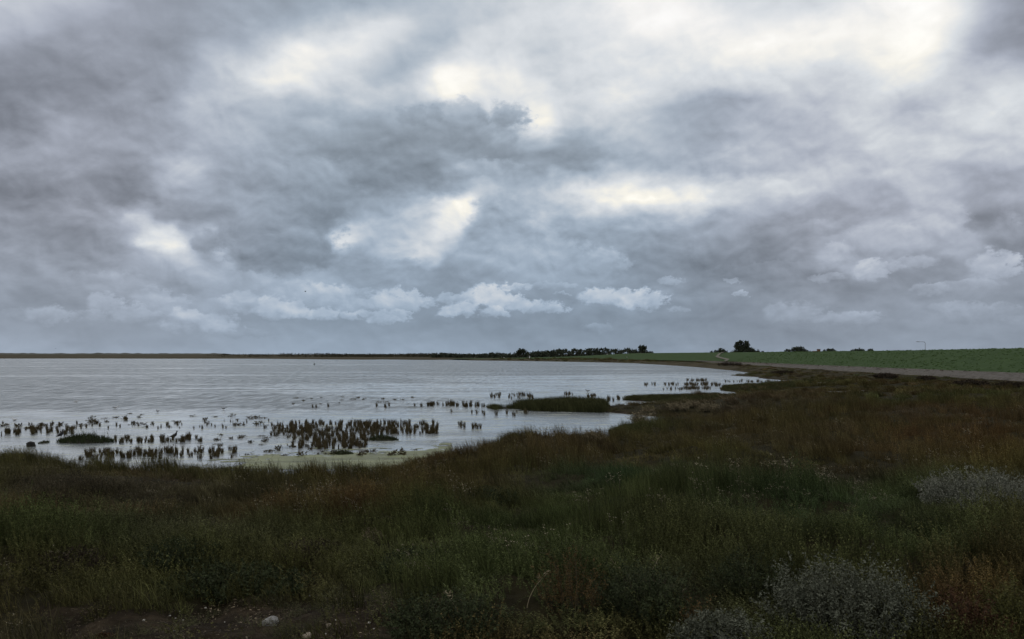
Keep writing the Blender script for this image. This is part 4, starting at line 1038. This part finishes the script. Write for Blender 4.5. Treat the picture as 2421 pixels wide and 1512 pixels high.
M_WHITE, M_WGREY, M_BLACK, M_BEAK, M_GBODY = pmat("white_feather", (.72, .73, .73)), pmat("grey_feather", (.26, .28, .31)), pmat("black_feather", (.018, .018, .02)), pmat("beak", (.45, .30, .05)), pmat("mottled_feather", (.30, .31, .32))
def bird(name, px, py, L_, rz, body, wing, beak, label, cat, group=None, swim=False, tilt=0.0, z0=0.0):
    x, y = P(px, py, z0); k = L_ / .42
    root = empty(name, (x, y, z0), rz); tag(root, label, cat, group)
    h = .055 if swim else .115
    v, f = loft([(-.24, .03, .004, .003), (-.19, .028, .022, .01), (-.12, .012, .05, .035), (-.04, -.002, .07, .062), (.04, .004, .072, .066), (.10, .032, .05, .05), (.125, .068, .034, .036), (.145, .098, .033, .034), (.168, .102, .027, .027), (.185, .098, .012, .012)])
    ct, stl = math.cos(tilt), math.sin(tilt)
    def T(q): return ((q[0] * ct - q[2] * stl) * k, q[1] * k, (q[0] * stl + q[2] * ct + h) * k)
    obj("body", mesh_np("body", [T(q) for q in v], f, smooth=True), body, root)
    for sgn in (-1, 1):
        v, f = loft([(-.25, .035, .003, .004), (-.18, .035, .008, .018), (-.06, .025, .012, .036), (.04, .022, .012, .036), (.09, .022, .004, .012)], 8)
        obj("wing", mesh_np("wing", [T((q[0], q[1] + sgn * (.060 - max(0, -q[0] - .05) * .22), q[2])) for q in v], f, smooth=True), wing, root)
        if not swim:
            v, f = loft([(0, 0, .005, .005), (.05, 0, .004, .004), (.10, 0, .004, .004)], 6)
            obj("leg", mesh_np("leg", [((.0 + q[2]) * k, (q[1] + sgn * .025) * k, (h - .03 - q[0]) * k) for q in v], f), beak, root)
    v, f = loft([(.182, .097, .009, .010), (.205, .094, .006, .007), (.228, .088, .002, .002)], 6)
    obj("beak", mesh_np("beak", [T(q) for q in v], f), beak, root)
    return root
GG = "gulls resting in the shallows"
bird("gull", 34, 995, .26, 2.9, M_WHITE, M_WHITE, M_BEAK, "white gull farthest left, resting on the ruffled water", "gull", GG, True)
bird("gull", 272.6, 968, .26, 0.5, M_WHITE, M_WGREY, M_BEAK, "white gull upright on a calm streak, furthest out of the left group", "gull", GG)
bird("gull", 341, 1008, .25, 0.15, M_GBODY, M_WGREY, M_BEAK, "grey gull facing right, standing with its reflection beneath it", "gull", GG)
bird("gull", 372.5, 976, .24, 2.6, M_WGREY, M_WGREY, M_BEAK, "hazy grey gull between the upright white one and the central grey one", "gull", GG)
bird("gull", 528, 970, .27, 3.1, M_GBODY, M_WGREY, M_BEAK, "grey gull facing left on the bright water behind the cordgrass bed", "gull", GG)
bird("gull", 588.6, 989, .26, 0.2, M_GBODY, M_WGREY, M_BEAK, "pale grey gull swimming just left of the cordgrass bed", "gull", GG, True)
bird("gull", 180, 951.5, .24, 0.3, M_WHITE, M_WHITE, M_BEAK, "small white gull alone far out on the open water", "gull", GG, True)
bird("gull", 1389, 928, .36, 2.8, M_GBODY, M_WGREY, M_BEAK, "grey gull on the bright water beyond the grassy spit", "gull", GG)
bird("crow", 145, 1033, .30, .2, M_BLACK, M_BLACK, M_BLACK, "black crow perched on the left end of the long islet", "crow", None, False, .7, .08)
bird("crow", 413, 1036, .30, .15, M_BLACK, M_BLACK, M_BLACK, "black bird leaning forward in the cordgrass row right of the islet", "crow", None, False, .5, .05)
bird("cormorant", 743, 863.5, .8, 1.2, M_BLACK, M_BLACK, M_BLACK, "tiny dark waterbird upright on the distant open water", "waterbird", None, True, .9)
def flyer(px, py, Y_, span, label):
    x = (px - CX) / F * Y_; z = EYE + (HZ - py) / F * Y_
    root = empty("flying_bird", (x, Y_, z), .6); tag(root, label, "bird", "birds in flight")
    v, f = loft([(-.2, 0, .004, .004), (-.1, 0, .03, .025), (.03, 0, .04, .035), (.12, .01, .03, .028), (.19, .01, .008, .008)], 8)
    obj("body", mesh_np("body", np.array(v) * span, f, smooth=True), M_BLACK, root)
    for s_ in (-1, 1):
        pts = [(.06, 0, 0), (.05, .2, .14), (-.02, .5, .10), (-.06, .2, .12), (-.08, 0, 0)]
        v = np.array([(a, s_ * b, c) for a, b, c in pts] + [(a, s_ * b, c - .012) for a, b, c in pts]) * span
        f = [(0, 1, 3, 4), (1, 2, 3), (5, 9, 8, 6), (6, 8, 7), (0, 5, 6, 1), (1, 6, 7, 2), (2, 7, 8, 3), (3, 8, 9, 4), (4, 9, 5, 0)]
        obj("wing", mesh_np("wing", v, f), M_BLACK, root)
flyer(722, 690, 90, .62, "dark bird in flight in front of the clouds over the bay")
flyer(132, 825, 160, .5, "tiny dark bird flying just above the far shore at the left")

# ------------------------------------------------------------------ trees beyond the dike
def tree(name, px, Y_, base, blobs, n, card, label, cat, group=None, mat=M_LEAF, trunk=True):
    """blobs: survey x, y, radius in survey pixels"""
    x = (px - CX) / F * Y_; m = Y_ / F
    root = empty(name, (x, Y_, base)); tag(root, label, cat, group)
    b = PB(); tot = sum(r ** 2 for _, _, r in blobs)
    for (bx, by, r) in blobs:
        c = Vector(((bx - px) * m, random.uniform(-.3, .3) * r * m, EYE - base + (HZ - by) * m))
        for k in range(int(n * r * r / tot) + 1):
            d = Vector((random.gauss(0, 1), random.gauss(0, 1), random.gauss(0, 1))).normalized() * (random.random() ** .4) * r * m * random.uniform(.75, 1.22)
            q = c + d
            if q.z < .1: continue
            b.leaf(q, card * random.uniform(.7, 1.6), card * random.uniform(.5, 1.0), random.uniform(.6, 1.5))
    obj("crown", b.mesh("crown", mat), None, root)
    if trunk:
        top = max((EYE - base + (HZ - by) * m) for _, by, _ in blobs)
        v, f = loft([(0, 0, .28, .28), (top * .35, 0, .2, .2), (top * .9, 0, .06, .06)], 8)
        vv = [(q[1], q[2], q[0]) for q in v]; ff = list(f)
        for (bx, by, r) in blobs:      # limbs into each part of the crown
            e = Vector(((bx - px) * m, 0, EYE - base + (HZ - by) * m)); s_ = Vector((0, 0, min(e.z * .5, top * .4)))
            dv = e - s_
            if dv.length < .3: continue
            u = dv.normalized().orthogonal().normalized(); w2 = dv.normalized().cross(u); o0 = len(vv)
            for (tt, rad) in ((0, .11), (1, .03)):
                for kk in range(6):
                    a = kk * math.pi / 3; vv.append(tuple(s_ + dv * tt + u * math.cos(a) * rad + w2 * math.sin(a) * rad))
            for kk in range(6): ff.append((o0 + kk, o0 + (kk + 1) % 6, o0 + 6 + (kk + 1) % 6, o0 + 6 + kk))
        obj("trunk", mesh_np("trunk", vv, ff), M_BARK, root)
    return root
TB = .6
tree("tree", 1757, 320, TB, [(1745, 814, 6.5), (1752, 811, 4.5), (1743, 822, 7), (1764, 813.5, 6), (1767, 818, 5), (1757, 821, 7.5), (1766, 825, 7), (1750, 828, 9), (1774, 829, 7), (1781, 832, 5.5), (1740, 833, 5), (1760, 833, 10), (1749, 808.5, 2.8), (1764, 810, 2.6), (1741, 816, 3), (1786, 835, 4)], 3600, .5, "tallest dark tree on the skyline behind the dike, with two tops", "tree", "trees on the skyline")
tree("bush_tree", 1703, 330, TB, [(1703, 829, 5), (1710, 831, 5), (1693, 833, 5), (1716, 834, 4), (1683, 835, 4), (1702, 835, 8), (1731, 835, 4), (1738, 834, 4)], 1300, .45, "low dark bush on the skyline left of the tallest tree", "tree", "trees on the skyline", trunk=False)
tree("bush_tree", 1800, 330, TB, [(1792, 833, 5), (1803, 835, 4), (1815, 836, 3), (1825, 837, 2.5), (1783, 833, 5)], 700, .4, "trailing low scrub on the skyline right of the tallest tree", "tree", "trees on the skyline", trunk=False)
tree("bush_tree", 1886, 300, TB, [(1885, 826, 6), (1892, 826, 6), (1876, 828, 6), (1898, 829, 6), (1905, 832, 5), (1866, 831, 5), (1858, 833, 4), (1913, 834, 3), (1886, 832, 11), (1861, 828, 2.5)], 1900, .42, "broad rounded dark bush on the skyline in the middle of the dike", "tree", "trees on the skyline")
tree("bush_tree", 1960, 330, TB, [(1958, 829, 4), (1968, 829, 4), (1949, 831, 3.5), (1962, 832, 6), (1972, 831, 3)], 800, .42, "small dark bush on the skyline beside the brick hut", "tree", "trees on the skyline", trunk=False)
tree("bush_tree", 2028, 330, TB, [(2032, 829, 4), (2022, 830, 4), (2014, 831, 3), (2040, 830, 4), (2028, 832, 6)], 900, .42, "long low bush on the skyline, left of a smaller bush", "tree", "trees on the skyline", trunk=False)
tree("bush_tree", 2058, 330, TB, [(2055, 829.5, 3), (2062, 829, 3), (2058, 832, 5)], 420, .42, "smallest bush on the skyline, nearest to the street lamp", "tree", "trees on the skyline", trunk=False)
WOODP = [(1020,836),(1050,835),(1090,838),(1120,838.5),(1135,838),(1160,834),(1180,834),(1195,836),(1215,835),(1230,828),(1250,831),(1270,830),(1300,828.5),(1321,825),(1335,826),(1357,823),(1370,826),(1400,822),(1410,825),(1429,822),(1440,826),(1455,824),(1470,824),(1484,821.5),(1500,825),(1520,828),(1536,829),(1545,833)]
def wood():
    b = PB(); xs = [p[0] for p in WOODP]; yy = [p[1] for p in WOODP]
    for k in range(900):
        px = random.uniform(1020, 1545); top = float(np.interp(px, xs, yy)); Y_ = random.uniform(425, 470); m = Y_ / F
        r = min(random.uniform(2.5, 5.0), 2.0 + (842 - top) * .35) * m
        zt = EYE + (HZ - top) * m
        zc = max(zt - r * 1.05 - random.random() ** 1.5 * max(zt - 2.4, 0), .8)
        if k % 5 == 1: zc = random.uniform(.3, 1.6); r = max(r, 1.6)
        elif k % 3: zc = random.uniform(.4, max(zt - r * 1.1, .9)); r *= 1.1
        cx_ = (px - CX) * m
        for i in range(30):
            d = Vector((random.gauss(0, 1), random.gauss(0, 1), random.gauss(0, 1))).normalized() * (random.random() ** .4) * r
            b.leaf((cx_ + d.x, Y_ + d.y, zc + d.z * .95), random.uniform(.5, 1.1), random.uniform(.4, .8), random.uniform(.6, 1.4))
    tag(obj("woods", b.mesh("woods", M_LEAF)), "low dark wood along the horizon behind the end of the dike", None, None, "stuff")
wood()
tree("tree", 1518, 430, TB, [(1513, 822, 4), (1520, 820.5, 4), (1525, 823, 4.5), (1515, 826, 5), (1522, 827, 5)], 900, .6, "single round-topped tree standing up at the right end of the far wood", "tree", "trees on the skyline")
tree("tree", 1233, 428, TB, [(1229, 830, 4), (1236, 829.5, 4), (1240, 832, 4.5), (1228, 834, 5)], 800, .6, "rounded tree standing out of the left part of the far wood", "tree", "trees on the skyline")
def scrub():
    b = PB(); xs = [470, 600, 663, 690, 720, 760, 800, 850, 930, 1000, 1040, 1090, 1150]; yy = [838.2, 837.6, 836.6, 835.6, 836.5, 835.6, 837, 837.6, 837.6, 836.2, 835.2, 837, 838]
    for k in range(520):
        px = random.triangular(480, 1200, 1000); top = float(np.interp(px, xs, yy)); Y_ = random.uniform(560, 640); m = Y_ / F
        zt = EYE + (HZ - top) * m; r = random.uniform(.5, 1.0)
        for i in range(12):
            b.leaf(((px - CX) * m + random.gauss(0, 2.2), Y_ + random.gauss(0, 2), random.uniform(.5, max(zt - .2, .8))), random.uniform(.6, 1.2), random.uniform(.4, .8), random.uniform(.6, 1.4))
    tag(obj("scrub", b.mesh("scrub", M_FARS)), "thin line of low scrub on the far shore", None, None, "stuff")
M_FARS = mat_veg("far_scrub_leaf", (.048, .046, .03), (.085, .08, .05))
scrub()

# ------------------------------------------------------------------ lamp post, hut, post and pale specks
def bar(p, q, r0, r1, seg=8):
    p, q = Vector(p), Vector(q); dv = (q - p).normalized(); u = dv.orthogonal().normalized(); w = dv.cross(u)
    v = [tuple(c + u * math.cos(2 * math.pi * k / seg) * r + w * math.sin(2 * math.pi * k / seg) * r) for c, r in ((p, r0), (q, r1)) for k in range(seg)]
    f = [(k, (k + 1) % seg, seg + (k + 1) % seg, seg + k) for k in range(seg)] + [tuple(range(seg))[::-1], tuple(range(seg, 2 * seg))]
    return v, f
def merge(*ms):
    v, f = [], []
    for a, b in ms:
        o = len(v); v += list(a); f += [tuple(i + o for i in q) for q in b]
    return v, f
def box(x0, x1, y0, y1, z0, z1):
    return [(x0, y0, z0), (x1, y0, z0), (x1, y1, z0), (x0, y1, z0), (x0, y0, z1), (x1, y0, z1), (x1, y1, z1), (x0, y1, z1)], [(0, 3, 2, 1), (4, 5, 6, 7), (0, 1, 5, 4), (1, 2, 6, 5), (2, 3, 7, 6), (3, 0, 4, 7)]
M_STEEL = mat_noise("galvanised_steel", (.2, .21, .22), (.3, .31, .33), 8, .5)
YL = 125.0; m = YL / F
lx = (2187.5 - CX) * m; zt = EYE + (HZ - 811.5) * m
lamp = empty("street_lamp", (lx, YL, .3)); tag(lamp, "tall slim street lamp with a long arm behind the dike", "street lamp")
v, f = bar((0, 0, 0), (0, 0, zt - .3), .055, .035); obj("pole", mesh_np("pole", v, f, smooth=True), M_STEEL, lamp)
al = 17 * m; v, f = merge(bar((0, 0, zt - .32), (-.16, 0, zt - .12), .034, .03), bar((-.15, 0, zt - .125), (-al, 0, zt - .3 + 3.0 * m), .03, .025)); obj("arm", mesh_np("arm", v, f), M_STEEL, lamp)
v, f = loft([(-.32, 0, .03, .02), (-.2, 0, .09, .045), (.1, 0, .10, .05), (.25, 0, .05, .03)], 10)
obj("lamp_head", mesh_np("lamp_head", [(q[0] - al, q[1], q[2] + zt - .3 + 3.0 * m) for q in v], f, smooth=True), M_STEEL, lamp)

YH = 340.0; m = YH / F
hx = (1932 - CX) * m; hut = empty("brick_hut", (hx, YH, .4)); tag(hut, "brown brick hut poking above the dike beside a small bush", "hut")
M_BRICK = mat_noise("brick", (.10, .055, .035), (.17, .095, .06), 5, .85); M_ROOF = mat_noise("roof_tile", (.10, .05, .035), (.16, .08, .05), 6, .8)
we = 6.5 * m; eave = EYE + (HZ - 833.0) * m - .4; ridge = EYE + (HZ - 830.2) * m - .4; top = EYE + (HZ - 826.5) * m - .4
v, f = box(-we, we, 0, 2.5, 0, eave); obj("wall", mesh_np("wall", v, f), M_BRICK, hut)
v = [(-we - .1, -.15, eave), (we + .1, -.15, eave), (we + .1, 2.65, eave), (-we - .1, 2.65, eave), (-we - .1, 1.25, ridge), (we + .1, 1.25, ridge)]
obj("roof", mesh_np("roof", v, [(0, 1, 5, 4), (2, 3, 4, 5), (0, 4, 3), (1, 2, 5), (0, 3, 2, 1)]), M_ROOF, hut)
v, f = merge(box(3.0 * m - .1, 9.6 * m - .1, .6, 1.6, eave * .5, top), box(2.8 * m - .1, 9.8 * m - .1, .5, 1.7, top, top + .12)); obj("chimney", mesh_np("chimney", v, f), M_BRICK, hut)

M_WPOST = mat_noise("white_paint", (.55, .56, .57), (.68, .69, .70), 3, .6)
x, y = P(1252, 849, .65); Y_ = y
v, f = merge(bar((0, 0, 0), (0, 0, 1.2), .20, .18, 10), bar((0, 0, 1.2), (0, 0, 1.4), .26, .08, 10)); o = obj("marker_post", mesh_np("marker_post", v, f), M_WPOST, None, (x, y, .5)); tag(o, "white marker post on the far shore before the wood", "post")
rock("pale_speck", 1191.5, 847.5, 3.5, 2.2, .6, M_WROCK, "tiny white stone on the far shore below the wood", "stone", None, 31)
def dike_at(px, py):
    s_, t_ = np.meshgrid(np.linspace(2, 7.5, 500), np.linspace(0, 1, 120)); a, b, c = dike_pt(s_, t_)
    e = ((a / b * F + CX) - px) ** 2 + ((HZ + (EYE - c) / b * F) - py) ** 2; k = np.unravel_index(np.argmin(e), e.shape); return a[k], b[k], c[k]
for i, (px, py, l) in enumerate([(1481.6, 845.8, "pale stone in the middle of the dike's far green slope"), (1368, 854.5, "pale stone low on the dike's far end near the water"), (1436, 838.6, "pale stone near the top of the dike's far end")]):  # pale specks taken for likely sheep, built with the stone shape
    a, b, c = dike_at(px, py); w = 3.2 * b / F
    n, mm = 8, 5; o = rock("pale_speck", CX + a / b * F, HZ + (EYE - c) / b * F, 3.6, 1.8, float(c), M_WROCK, l, "stone", "pale specks on the dike", 40 + i)

# faint land across the sea at the far left
n = 200; fx = np.linspace(-4200, -1900, n); fy = np.full(n, 5200.0)
hgt = 5 + 4.5 * np.abs(fbm(fx * .012, fx * 0 + 3, 4)) * 2
v = np.concatenate([np.stack([fx, fy, fx * 0 + .5], -1), np.stack([fx, fy + 60, hgt + 2.0], -1), np.stack([fx, fy + 260, fx * 0 + .5], -1)])
i = np.arange(n - 1); f = np.concatenate([np.stack([i, i + 1, i + 1 + n, i + n], -1), np.stack([i + n, i + 1 + n, i + 1 + 2 * n, i + 2 * n], -1)])
tag(obj("far_hills", mesh_np("far_hills", v, f), mat_noise("far_land", (.05, .055, .045), (.08, .085, .07), .01)), "faint low land across the sea", None, None, "structure")
